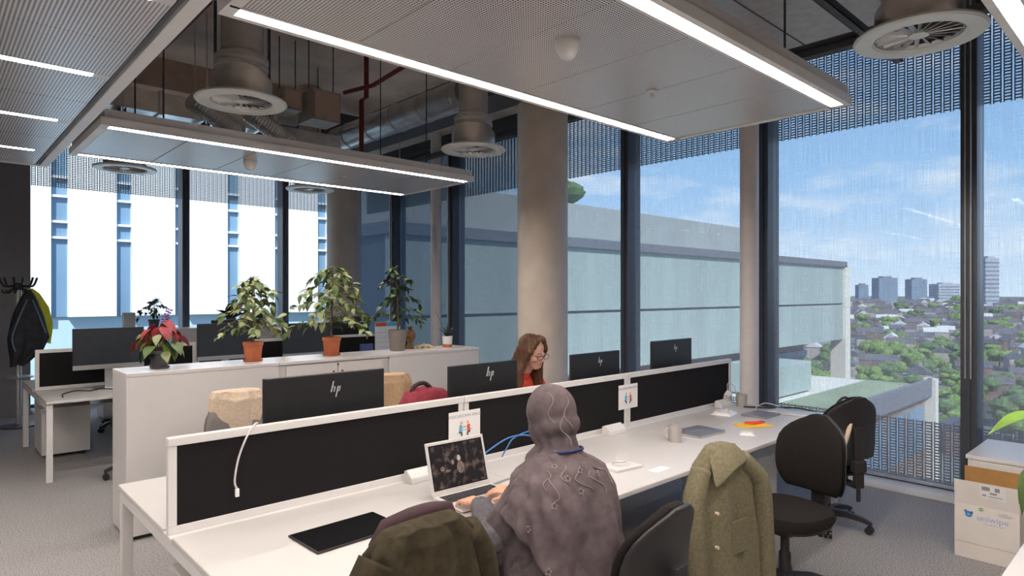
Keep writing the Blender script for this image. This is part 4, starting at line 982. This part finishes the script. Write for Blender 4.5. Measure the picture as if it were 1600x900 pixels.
gl.tube([Q2(-.009, .110, .004), Q2(0, .114, .008), Q2(.009, .110, .004)], .002, n=6); gl.build('glasses', 'glasses', t2, smooth='full')
mb = MB()
mb.ell(Q2(0, -.030, .052), (.096, .108, .088), A2, 24, 16); mb.ell(Q2(0, -.050, -.01), (.092, .075, .11), A2, 24, 16)
for sx in (-1, 1):
    for k in range(7):
        f = k / 6
        p0 = Q2(sx * (.030 + .045 * f), .052 - .085 * f, .118 - .018 * f); p1 = Q2(sx * (.080 + .012 * f), .045 - .10 * f, .035); p2 = Q2(sx * .092, .012 - .09 * f, -.06)
        p3 = Vector((sx * (.115 - .01 * f), .225 - .13 * f, 1.06)); p4 = Vector((sx * (.125 - .02 * f), .235 - .17 * f, .93))
        mb.capsule(p0, p1, .020, .022); mb.capsule(p1, p2, .022, .024); mb.capsule(p2, p3, .024, .030); mb.capsule(p3, p4, .030, .014)
def hf(p, nrm):
    a = math.atan2(p.y - .2, p.x); return p + nrm * (.0045 * math.sin(a * 34 + 3 * noise.noise(p * 9)) + .004 * noise.noise(Vector((p.x * 20, p.y * 20, p.z * 5))))
me = remesh(mb, .006, 3, disp=hf); me.materials.append(MATS['hair']); link('hair', me, t2)

# ================================================================ plants
def leaf_mesh(L, w, m, fold=.25, droop=.25, n=5):
    mb = MB(); vs = []; fs = []
    for i in range(n + 1):
        f = i / n; hw = w * math.sin(PI * min(1, f ** .8 * 1.0)) * (1 - .25 * f) + .0005; z = -droop * L * f * f
        vs += [(-hw, f * L, z + fold * hw), (0, f * L, z), (hw, f * L, z + fold * hw)]
    for i in range(n):
        a = i * 3; fs += [(a, a + 1, a + 4, a + 3), (a + 1, a + 2, a + 5, a + 4)]
    mb.add(vs, fs); return mb.mesh('leaf', m, smooth='full')
LF = {k: leaf_mesh(.070, .021, k) for k in ('leaf', 'leaf_pale', 'leaf_dark')}
BIG = {k: leaf_mesh(.13, .052, k, droop=.45, n=7) for k in ('leaf_red', 'leaf', 'leaf_bright', 'leaf_dark', 'leaf_pale')}
def put_leaf(me, parent, p, az, pitch, roll=0, s=1.0):
    o = link('leaf', me, parent); o.matrix_local = Matrix.Translation(p) @ Matrix.Rotation(az - PI / 2, 4, 'Z') @ Matrix.Rotation(pitch, 4, 'X') @ Matrix.Rotation(roll, 4, 'Y') @ Matrix.Scale(s, 4); return o
def pot(t, r0, r1, h, m, saucer=True, rim=True):
    mb = MB(); pr = [(r0 * .96, 0), (r0, .004), (r1 * .985, h * .80)]
    pr += [(r1 * 1.06, h * .82), (r1 * 1.07, h), (r1 * .98, h), (r1 * .95, h * .88)] if rim else [(r1, h), (r1 * .93, h), (r1 * .92, h * .88)]
    mb.lathe(pr, 32, (0, 0, .008 if saucer else 0), cap=False); mb.build('pot', m, t, smooth=30)
    MB().lathe([(.001, h * .87), (r1 * .96, h * .86)], 24, cap=False).build('soil', 'soil', t)
    if saucer: MB().lathe([(r0 * 1.0, 0), (r0 * 1.22, .004), (r0 * 1.28, .016), (r0 * 1.2, .016), (r0 * 1.1, .008), (.002, .008)], 30, cap=False).build('saucer', m, t, smooth=30)
def ficus(loc, H, spread, nl, mix, label, potargs, seed, name='potted_fig', lean=0):
    rg = random.Random(seed); t = thing(name, label, 'plant', loc); pot(t, *potargs); ph = potargs[2] * .86
    top = Vector((lean, 0, H)); st = [(0, 0, ph), (.006, .004, ph + (H - ph) * .4), (lean * .6, -.006, ph + (H - ph) * .75), tuple(top)]
    MB().tube(st, [.0085, .003], n=8, sub=5).build('stem', 'bark', t, smooth='full')
    if seed % 2 == 0: MB().tube([(.015, 0, ph), (-.012, .012, ph + .25 * H), (.01, -.004, ph + .5 * H)], [.007, .003], n=8, sub=5).build('stem', 'bark', t, smooth='full')
    nb = max(9, nl // 11); per = nl // nb
    for b in range(nb):
        f = (b + .4) / nb; z = ph + (H - ph) * (.16 + .80 * f); az = b * 2.4 + rg.uniform(-.4, .4)
        L = spread * (1.05 - .75 * f ** 1.5) * rg.uniform(.75, 1.15); o = Vector((lean * f, 0, z))
        d = Vector((math.cos(az), math.sin(az), 0)); pts = [o, o + d * L * .4 + Vector((0, 0, .06 * L + .03)), o + d * L * .75 + Vector((0, 0, .02)), o + d * L + Vector((0, 0, -.10 * L - .02 * (1 - f)))]
        MB().tube(pts, [.0028, .001], n=5, sub=3).build('branch', 'bark', t, smooth='full')
        for k in range(per):
            g = (k + .8) / per; i = min(2, int(g * 3)); q = pts[i].lerp(pts[i + 1], g * 3 - i) if g < 1 else pts[3]
            s = rg.uniform(.85, 1.3) * (1.15 if nl > 290 else 1)
            put_leaf(LF[rg.choices(list(mix), list(mix.values()))[0]], t, q + Vector((rg.uniform(-.012, .012),) * 3), az + rg.uniform(-1.5, 1.5), rg.uniform(-1.1, .15), rg.uniform(-.6, .6), s)
    for k in range(5): put_leaf(LF['leaf'], t, top + Vector((0, 0, -.012 * k)), k * 2.3, rg.uniform(.1, .9), 0, .8)
    return t
ficus((1.95, 5.17, CH), .68, .27, 285, {'leaf': 3, 'leaf_pale': 5}, 'variegated weeping fig in a terracotta pot, thinner of the two', (.060, .074, .150, 'terracotta'), 2)
ficus((2.64, 5.18, CH), .78, .37, 298, {'leaf': 4, 'leaf_pale': 5}, 'tallest and fullest variegated weeping fig in a terracotta pot', (.062, .076, .155, 'terracotta'), 4)
ficus((3.32, 5.18, CH), .80, .26, 150, {'leaf_dark': 6, 'leaf': 2}, 'dark green weeping fig in a grey-brown round pot', (.070, .088, .20, 'pot_grey', False, False), 5, lean=-.02)
# poinsettia
t = thing('poinsettia', 'red poinsettia with purple flowers in a dark grey pot', 'plant', (1.27, 5.16, CH)); pot(t, .052, .066, .125, 'pot_dark', True, True)
rg = random.Random(3)
for k in range(7):
    a = k * .9; MB().tube([(0, 0, .10), (.035 * math.cos(a), .035 * math.sin(a), .18), (.09 * math.cos(a), .09 * math.sin(a), .26 + .03 * (k % 3))], [.005, .003], n=6, sub=4).build('stem', 'bark', t, smooth='full')
for k in range(20):
    a = k * 2.4; r = .03 + .085 * (k % 5) / 4; put_leaf(BIG['leaf_red'], t, (r * math.cos(a), r * math.sin(a), .33 - .11 * (k % 5) / 4 + rg.uniform(-.02, .03)), a + rg.uniform(-.5, .5), rg.uniform(-1.25, -.25), rg.uniform(-.3, .3), rg.uniform(.75, 1.05))
for k in range(34):
    a = k * 2.4 + 1; r = .05 + .07 * rg.random(); put_leaf(BIG[rg.choice(('leaf', 'leaf', 'leaf_bright', 'leaf_dark', 'leaf_pale'))], t, (r * math.cos(a), r * math.sin(a), rg.uniform(.12, .27)), a + rg.uniform(-.5, .5), rg.uniform(-1.1, -.2), rg.uniform(-.3, .3), rg.uniform(.6, .95))
MB().tube([(.01, 0, .2), (.03, 0, .33), (.06, 0, .42)], [.003, .002], n=5, sub=3).build('flower_stem', 'bark', t)
for k in range(16):
    f = k / 15; a = k * 2.2; r = .022 * (1 - .3 * f); M = Matrix.Rotation(a, 3, 'Z')
    MB().ell((.03 + .035 * f + r * math.cos(a), r * math.sin(a), .33 + .10 * f), (.011, .007, .007), M, 8, 6).build('flower', 'flower', t, smooth='full')
def spiky(loc, label, m, potargs, n, L, seed, up=1.1, w=.006, name='spiky_plant'):
    rg = random.Random(seed); t = thing(name, label, 'plant', loc); pot(t, *potargs); me = leaf_mesh(L, w, m, .3, .15, 6); h = potargs[2] * .86
    for k in range(n): put_leaf(me, t, (rg.uniform(-.015, .015), rg.uniform(-.015, .015), h), k * 2.4, rg.uniform(up - .35, up + .4), 0, rg.uniform(.7, 1.25))
    return t
t = spiky((3.90, 5.16, CH), 'small spiky aloe in a white pot with terracotta base', 'leaf_dark', (.045, .052, .115, 'pot_white', False, False), 26, .13, 6)
MB().lathe([(.0462, .001), (.0478, .034), (.046, .034), (.045, .001)], 30, cap=False).build('pot_base_band', 'terracotta', t, smooth=True)
MB().tube([(0, 0, .10), (-.05, .02, .22), (-.12, .04, .37)], [.0025, .0012], n=5, sub=4).build('flower_stalk', 'leaf_dark', t)
# far plants along the window cabinets
ficus((2.40, 10.05, 1.195), .42, .20, 90, {'leaf': 4, 'leaf_dark': 3}, 'small round-leaved plant in a grey pot on the far cabinet beside the speaker', (.055, .07, .13, 'pot_dark', False), 7, name='potted_shrub')
def rosette(loc, label, keys, n, s, h, seed, potm='pot_dark', up=.55):
    rg = random.Random(seed); t = thing('leafy_plant', label, 'plant', loc); pot(t, .055, .068, h, potm, False)
    for k in range(n): a = k * 2.4; put_leaf(BIG[rg.choice(keys)], t, (.02 * math.cos(a), .02 * math.sin(a), h * .86 + .004 * k), a, rg.uniform(up - .7, up + .5), rg.uniform(-.3, .3), s * rg.uniform(.8, 1.3))
    return t
rosette((3.45, 10.02, 1.195), 'dark broad-leaved plant by the dark mullion on the far cabinet', ['leaf_dark', 'leaf'], 16, 1.7, .13, 8, up=1.0)
rosette((3.88, 10.02, 1.195), 'low bright green plant on the far cabinet', ['leaf_bright', 'leaf'], 24, 1.1, .09, 9, up=.6)
# plant at the right edge, standing on the side desk
t = thing('leafy_plant', 'large-leaved green plant on the side desk above the cardboard box', 'plant', (3.34, .25, ZD)); pot(t, .075, .095, .17, 'pot_white', False, False)
LP = leaf_mesh(.21, .052, 'leaf_bright', .2, .45, 8); LQ = leaf_mesh(.20, .060, 'leaf', .2, .5, 8)
for k, (az, z, p, me, r) in enumerate(((134, .50, .05, LP, .20), (150, .44, -.6, LP, .17), (122, .47, -.9, LQ, .16), (128, .30, -.75, LQ, .19), (140, .24, -1.05, LQ, .17), (30, .45, .1, LP, .1), (290, .42, 0, LP, .1), (220, .40, -.2, LQ, .12), (80, .5, .3, LP, .08), (345, .33, -.3, LQ, .1))):
    a = R(az); q = (r * math.cos(a), r * math.sin(a), z); MB().tube([(0, 0, .14), (q[0] * .35, q[1] * .35, z * .8), q], [.006, .003], n=6, sub=4).build('stem', 'leaf', t, smooth='full'); put_leaf(me, t, q, a, p)
# ================================================================ things on the desks
def box_thing(name, x0, x1, y0, y1, z0, z1, m, label, cat, bevel=.003): return single(B(x0, x1, y0, y1, z0, z1), name, m, label, cat, bevel=bevel)
# open laptop
t = thing('laptop', 'open silver laptop with a dark film on its screen', 'laptop', (1.915, 2.41, ZD), R(-2)); w = .158
t.scale = (1.1, 1.04, 1.12); B(-w, w, -.225, 0, .004, .016).build('base', 'silver_light', t, bevel=.004); B(-w + .018, w - .018, -.115, -.02, .016, .0166).build('keyboard_well', 'ink', t)
kb = MB(); k1 = B(-.0078, .0078, -.0065, .0065, 0, .0016).mesh('key', 'monitor_back')
for r_ in range(5):
    for c_ in range(14): link('key', k1, t, (-.130 + c_ * .020, -.108 + r_ * .0195, .0166))
B(-.05, .05, -.212, -.130, .016, .0164).build('trackpad', 'silver', t)
lid = B(-w, w, 0, .007, 0, .222).build('lid', 'silver_light', t, bevel=.003); lid.location = (0, .002, .014); lid.rotation_euler = (R(-17), 0, 0)
B(-w + .013, w - .013, -.0008, 0, .020, .208).build('bezel', 'black_gloss', lid)
m = bpy.data.materials.new('film_still'); m.use_nodes = True; tt = m.node_tree; bs = tt.nodes['Principled BSDF']; MATS['film_still'] = m
tc2 = N(tt, 'ShaderNodeTexCoord'); nn = N(tt, 'ShaderNodeTexNoise'); nn.inputs['Scale'].default_value = 26; nn.inputs['Detail'].default_value = 5; rr_ = N(tt, 'ShaderNodeValToRGB')
rr_.color_ramp.elements[0].position = .5; rr_.color_ramp.elements[0].color = (.012, .010, .012, 1); rr_.color_ramp.elements[1].position = .8; rr_.color_ramp.elements[1].color = (.13, .10, .09, 1)
tt.links.new(tc2.outputs['Object'], nn.inputs[0]); tt.links.new(nn.outputs[0], rr_.inputs[0]); tt.links.new(rr_.outputs[0], bs.inputs['Base Color']); bs.inputs['Roughness'].default_value = .25
tt.links.new(rr_.outputs[0], bs.inputs['Emission Color']); bs.inputs['Emission Strength'].default_value = .35
dsp = B(-w + .018, w - .018, -.0012, -.0008, .025, .203).build('display', 'film_still', lid)
mat('film_pale', (.42, .38, .36), .4, var=.3, scale=80); mat('film_dim', (.16, .12, .10), .4, var=.5, scale=50)
for (cx, cz, rx, rz_, mm) in ((.005, .138, .009, .013, 'film_pale'), (.008, .098, .019, .026, 'film_dim'), (-.030, .125, .008, .011, 'film_dim'), (-.088, .105, .012, .010, 'film_dim'), (-.06, .092, .014, .006, 'film_dim')):
    MB().poly([(cx + rx * math.cos(2 * PI * i / 16), -.0013, cz + rz_ * math.sin(2 * PI * i / 16)) for i in range(16)], (0, -.0002, 0)).build('film_figure', mm, dsp)
t = thing('tablet', 'closed black glossy tablet lying on the desk beside the dark jacket', 'tablet', (1.255, 2.335, ZD), R(2)); B(-.19, .20, -.12, .12, 0, .009).build('case', 'chair_plastic', t, bevel=.003); B(-.184, .194, -.114, .114, .009, .0105).build('glass', 'black_gloss', t)
t = thing('laptop', 'closed grey laptop on the desk beside the grey mug', 'laptop', (3.94, 2.34, ZD), R(-4)); B(-.155, .155, -.11, .11, .003, .011).build('base', 'silver_light', t, bevel=.003); B(-.155, .155, -.11, .11, .0115, .018).build('lid', 'grey_lid', t, bevel=.003); B(-.018, .018, -.012, .012, .018, .0183).build('logo', 'ink_grey', t)
box_thing('laptop_closed', 4.74, 5.00, 2.24, 2.44, ZD, ZD + .014, 'grey_lid', 'thin closed grey laptop behind the crisp packet', 'laptop')
box_thing('tablet', 5.02, 5.24, 1.98, 2.36, ZD, ZD + .018, 'silver_light', 'slim pale device at the window end of the desk', 'tablet')
def mug(x, y, h, r, label, az):
    t = thing('mug', label, 'mug', (x, y, ZD)); MB().lathe([(r * .88, 0), (r * .9, .003), (r, h), (r * .92, h), (r * .82, .008), (.001, .007)], 30, cap=False).build('cup', 'mug', t, smooth=35)
    ca, sa = math.cos(az), math.sin(az); MB().tube([(ca * (r - .003), sa * (r - .003), h * .8), (ca * (r + .028), sa * (r + .028), h * .72), (ca * (r + .028), sa * (r + .028), h * .35), (ca * (r - .006), sa * (r - .006), h * .25)], .006, n=8, sub=5).build('handle', 'mug', t, smooth='full')
mug(3.60, 2.31, .105, .046, 'grey mug standing beside the closed grey laptop', R(150)); mug(5.14, 2.64, .10, .047, 'grey mug at the window end of the desk beside the slim post', R(60))
def socket(x, y, label, rz=0, extra=False):
    t = thing('power_socket', label, 'socket', (x, y, ZD), rz)
    mb = MB(); mb.poly([(-.09, -.045, 0), (-.09, .03, 0), (-.09, .03, .055), (-.09, .005, .065), (-.09, -.040, .030)], (.18, 0, 0)); mb.build('housing', 'white', t, bevel=.006)
    for a in (-.045, .03): 
        for b in (-.010, .010): B(a + b - .003, a + b + .003, -.024, -.018, .036, .044).build('slot', 'ink_grey', t)
    if extra:
        M = Matrix.Translation((.05, -.01, .07)) @ Matrix.Rotation(R(-30), 4, 'Y') @ Matrix.Rotation(R(25), 4, 'X'); B(-.028, .028, -.025, .025, 0, .06, M).build('plug', 'white', t, bevel=.004)
socket(1.90, 2.735, 'white socket block on the desk rail behind the open laptop'); socket(3.50, 2.735, 'white socket block on the desk rail beside the second touchdown sign'); socket(5.00, 2.735, 'white socket block with a plug in it by the slim post', extra=True)
# crisp packet, wrapping, papers
def crumple(name, loc, rz, sx, sy, sz, m, label, cat, seed, n=14):
    mb = MB(); g = []
    for i in range(n + 1):
        for j_ in range(n + 1):
            u, v = i / n - .5, j_ / n - .5; b = max(0, (1 - (2 * u) ** 4) * (1 - (2 * v) ** 4))
            g.append((u * sx, v * sy, .002 + sz * b * (.6 + .8 * abs(noise.noise(Vector((u * 5 + seed, v * 5, seed)))))))
    k = len(g); g += [(x, y, 0) for x, y, z in g]; fs = []
    for i in range(n):
        for j_ in range(n): a = i * (n + 1) + j_; fs += [(a, a + 1, a + n + 2, a + n + 1), (k + a, k + a + n + 1, k + a + n + 2, k + a + 1)]
    rim = [i for i in range(n + 1)] + [i * (n + 1) + n for i in range(1, n + 1)] + [n * (n + 1) + j_ for j_ in range(n - 1, -1, -1)] + [i * (n + 1) for i in range(n - 1, 0, -1)]
    for a, b in zip(rim, rim[1:] + rim[:1]): fs.append((a, k + a, k + b, b))
    mb.add(g, fs); t = thing(name, label, cat, loc, rz); mb.build(name + '_body', m, t, smooth='full'); return t
t = crumple('crisp_packet', (4.46, 2.20, ZD), R(-30), .26, .15, .02, 'crisp_yellow', 'yellow and red crisp packet lying on the desk', 'snack packet', 2)
for a, b, s in ((0, 0, 1.0), (.06, .01, .6)):
    o = MB().ell((0, 0, 0), (.07 * s, .045 * s, .012), None, 16, 8).build('red_print', 'crisp_red', t, smooth='full'); o.location = (a, b, .020)
B(-.035, .05, -.006, .012, .0325, .0335).build('pale_print', 'wrap', t)
crumple('plastic_wrap', (4.72, 2.57, ZD), R(10), .20, .16, .035, 'wrap', 'crumpled clear wrapping behind the crisp packet', 'wrapping', 5)
crumple('paper_wrap', (4.16, 2.10, ZD), R(30), .13, .10, .014, 'wrap', 'crumpled white tissue between grey laptop and crisp packet', 'tissue', 9)
t = thing('charger_tray', 'white flat tray holding coiled white earphones beside the headscarf', 'tray', (2.84, 2.17, ZD), R(-6)); B(-.10, .10, -.07, .07, 0, .016).build('tray', 'white', t, bevel=.004)
MB().tube([(.06 * math.cos(a) * (1 - a / 40), .045 * math.sin(a) * (1 - a / 40), .019 + .0022 * a) for a in [i * .4 for i in range(40)]], .0025, n=6).build('earphone_cord', 'cable_white', t, smooth='full')
box_thing('paper_card', 2.90, 3.03, 1.97, 2.03, ZD, ZD + .002, 'paper', 'small white card near the front edge of the long desk', 'card', 0)
t = thing('computer_mouse', 'small grey mouse under the right hand beside the laptop', 'mouse', (1.935 + .055, 2.215, ZD + .0005)); 
bpy.data.objects.remove(t)
# cables
def cable(pts, r, m, label, sub=8): return single(MB().tube(pts, r, n=8, sub=sub), 'cable', m, label, 'cable', smooth='full')
t = thing('network_cable', 'white network cable hanging over the black desk screen', 'cable', (0, 0, 0))
MB().tube([(1.13, 2.93, .98), (1.10, 2.86, 1.10), (1.075, 2.82, 1.124), (1.03, 2.786, 1.09), (.99, 2.782, 1.0), (.975, 2.79, .90), (.985, 2.79, .86)], .0045, n=8, sub=8).build('cord', 'cable_white', t, smooth='full'); B(.977, .993, 2.784, 2.797, .828, .862).build('connector', 'wrap', t, bevel=.002)
cable([(2.28, 2.775, ZD + .006), (2.36, 2.74, .80), (2.52, 2.74, .85), (2.68, 2.745, .84), (2.78, 2.765, .78), (2.80, 2.77, ZD + .006)], .0045, 'cable_blue', 'longer blue network cable looping in front of the middle screen')
cable([(2.50, 2.775, ZD + .006), (2.52, 2.755, .79), (2.58, 2.755, .84), (2.74, 2.75, .86), (2.86, 2.765, .80), (2.90, 2.77, ZD + .006)], .004, 'cable_blue', 'shorter blue network cable looping beside the longer one')
cable([(2.09, 2.40, ZD + .008), (2.22, 2.42, ZD + .007), (2.40, 2.40, ZD + .006), (2.46, 2.44, ZD + .006), (2.40, 2.47, ZD + .012), (2.36, 2.43, ZD + .018), (2.44, 2.40, ZD + .012), (2.50, 2.37, ZD + .007)], .0035, 'cable_grey', 'grey charging cable coiled beside the open laptop')
cable([(5.05, 2.05, ZD + .022), (5.01, 2.20, ZD + .006), (5.04, 2.46, ZD + .006), (5.16, 2.44, ZD + .05), (5.22, 2.34, ZD + .024)], .004, 'cable_white', 'white cable curling around the slim pale device')
cable([(5.13, 2.68, ZD + .105), (5.15, 2.72, .90), (5.09, 2.74, .92), (5.05, 2.72, .86)], .003, 'cable_white', 'thin white cable arching from the plug to the far mug')
cable([(5.10, 2.60, ZD + .006), (5.19, 2.42, ZD + .01), (5.24, 2.2, ZD + .03), (5.25, 2.05, ZD + .01), (5.24, 1.93, ZD + .006)], .007, 'cable_black', 'black cable lying along the window end of the desk')
cable([(.95, 7.15, ZD + .006), (.98, 7.35, ZD + .006), (1.10, 7.50, ZD + .008), (1.20, 7.42, ZD + .006), (1.27, 7.30, ZD + .03), (1.38, 7.28, ZD + .02), (1.45, 7.22, ZD + .006)], .006, 'cable_black', 'black cables lying on the bench below the silver-chin monitor')
# shoulder bag on the far chair
t = thing('shoulder_bag', 'black shoulder bag with strap beside the chair at the window end', 'bag', (4.70, 1.66, .512), R(-30))
MB().loft([superring(.12, .05, 0), superring(.135, .06, .05), superring(.13, .055, .20), superring(.10, .03, .27)]).build('bag_body', 'coat_black', t, smooth='full')
MB().tube([(-.11, 0, .24), (-.08, 0, .38), (.0, 0, .46), (.08, 0, .40), (.11, 0, .24)], .009, n=8, sub=6).build('strap', 'coat_black', t, smooth='full')
MB().tube([(-.07, -.062, .10), (-.02, -.06, .22), (.03, -.03, .30)], .016, n=8, sub=4).build('pale_scarf', 'cream', t, smooth='full')
# things on and beyond the cabinets
t = thing('coconut_planter', 'round brown coconut planter beside the dark green fig', 'planter', (3.52, 5.27, CH))
MB().ell((0, 0, .13), (.060, .055, .068)).build('shell', 'coconut', t, smooth='full'); MB().lathe([(.045, 0), (.04, .02), (.025, .05), (.03, .075)], 18).build('stand', 'coconut', t, smooth='full')
for k in range(6): put_leaf(LF['leaf'], t, (0, 0, .19), k * 1.1, .7)
crumple('woven_basket', (3.68, 5.26, CH), R(20), .20, .17, .045, 'basket', 'mottled woven bundle beside the coconut planter', 'basket', 14)
t = thing('planner_board', 'white planner board with red and blue header beyond the figs', 'planner', (4.86, 7.83, ZD), R(6)); B(-.22, .22, 0, .012, 0, .56).build('sheet', 'paper', t)
B(-.22, -.03, -.002, 0, .50, .555).build('red_header', 'p_red', t); B(-.03, .22, -.002, 0, .50, .555).build('blue_header', 'p_blue', t); B(-.22, .22, -.002, 0, 0, .02).build('purple_footer', 'flower', t)
for k in range(6): B(-.20, .20, -.001, 0, .06 + k * .07, .064 + k * .07).build('rule_line', 'print_light', t)
box_thing('document_folder', 4.20, 4.38, 7.42, 7.46, ZD, ZD + .30, 'folder_blue', 'dark blue folder standing on the bench left of the planner board', 'folder')
box_thing('desk_speaker', 2.02, 2.16, 10.0, 10.12, 1.195, 1.43, 'speaker_grey', 'grey upright speaker on the far cabinet', 'speaker', .01)
# ---- coat stand with coats
t = thing('coat_stand', 'metal coat stand with dark hooks in front of the dark wall', 'coat stand', (.89, 10.20, 0))
MB().cyl((0, 0, .03), (0, 0, 1.80), .032, n=20).build('pole', 'steel', t, smooth=True); MB().lathe([(.20, 0), (.20, .02), (.04, .035)], 32).build('base', 'strut', t, smooth=30)
MB().lathe([(.16, .62), (.165, .63), (.16, .64)], 24).build('umbrella_ring', 'steel', t, smooth=True); MB().lathe([(.06, 1.74), (.06, 1.80), (.05, 1.83)], 20).build('hook_hub', 'chair_plastic', t, smooth=True)
for k in range(6):
    a = k * PI / 3 + .2; c, s = math.cos(a), math.sin(a); hk = MB().tube([(c * .04, s * .04, 1.80), (c * .15, s * .15, 1.79), (c * .20, s * .20, 1.90)], .013, n=8, sub=5).build('hook', 'chair_plastic', t, smooth='full')
    MB().tube([(c * .06, s * .06, 1.76), (c * .14, s * .14, 1.70), (c * .17, s * .17, 1.74)], .010, n=8, sub=5).build('lower_hook', 'chair_plastic', hk, smooth='full')
v = drape((1.02, 10.12, 0), R(0), [(1.76, -.02, 0, .02, .02), (1.70, .0, .02, .07, .05), (1.52, .04, .04, .13, .08), (1.30, .06, .05, .15, .09), (1.05, .05, .05, .13, .08)], 'hi_vis', 'hung_vest', 'bright yellow safety jacket hanging behind the dark coat', 'jacket', folds=5, amp=.02, seed=21)
v = drape((.97, 9.98, 0), R(0), [(1.74, 0, .02, .02, .02), (1.66, .0, .0, .07, .05), (1.42, .0, 0, .15, .08), (1.15, .0, 0, .20, .10), (.98, -.02, 0, .15, .09), (.80, -.10, 0, .05, .05)], 'coat_black', 'hung_coat', 'dark rain coat hanging on the coat stand', 'coat', folds=5, amp=.03, seed=25)
MB().tube([(-.02, -.09, 1.62), (-.10, -.10, 1.40), (-.17, -.12, 1.15), (-.14, -.13, .98)], .010, n=8, sub=5).build('piping', 'coat_trim', v, smooth='full')
MB().tube([(.03, -.09, 1.62), (.10, -.12, 1.40), (.16, -.12, 1.20)], .008, n=8, sub=5).build('piping', 'coat_trim', v, smooth='full')
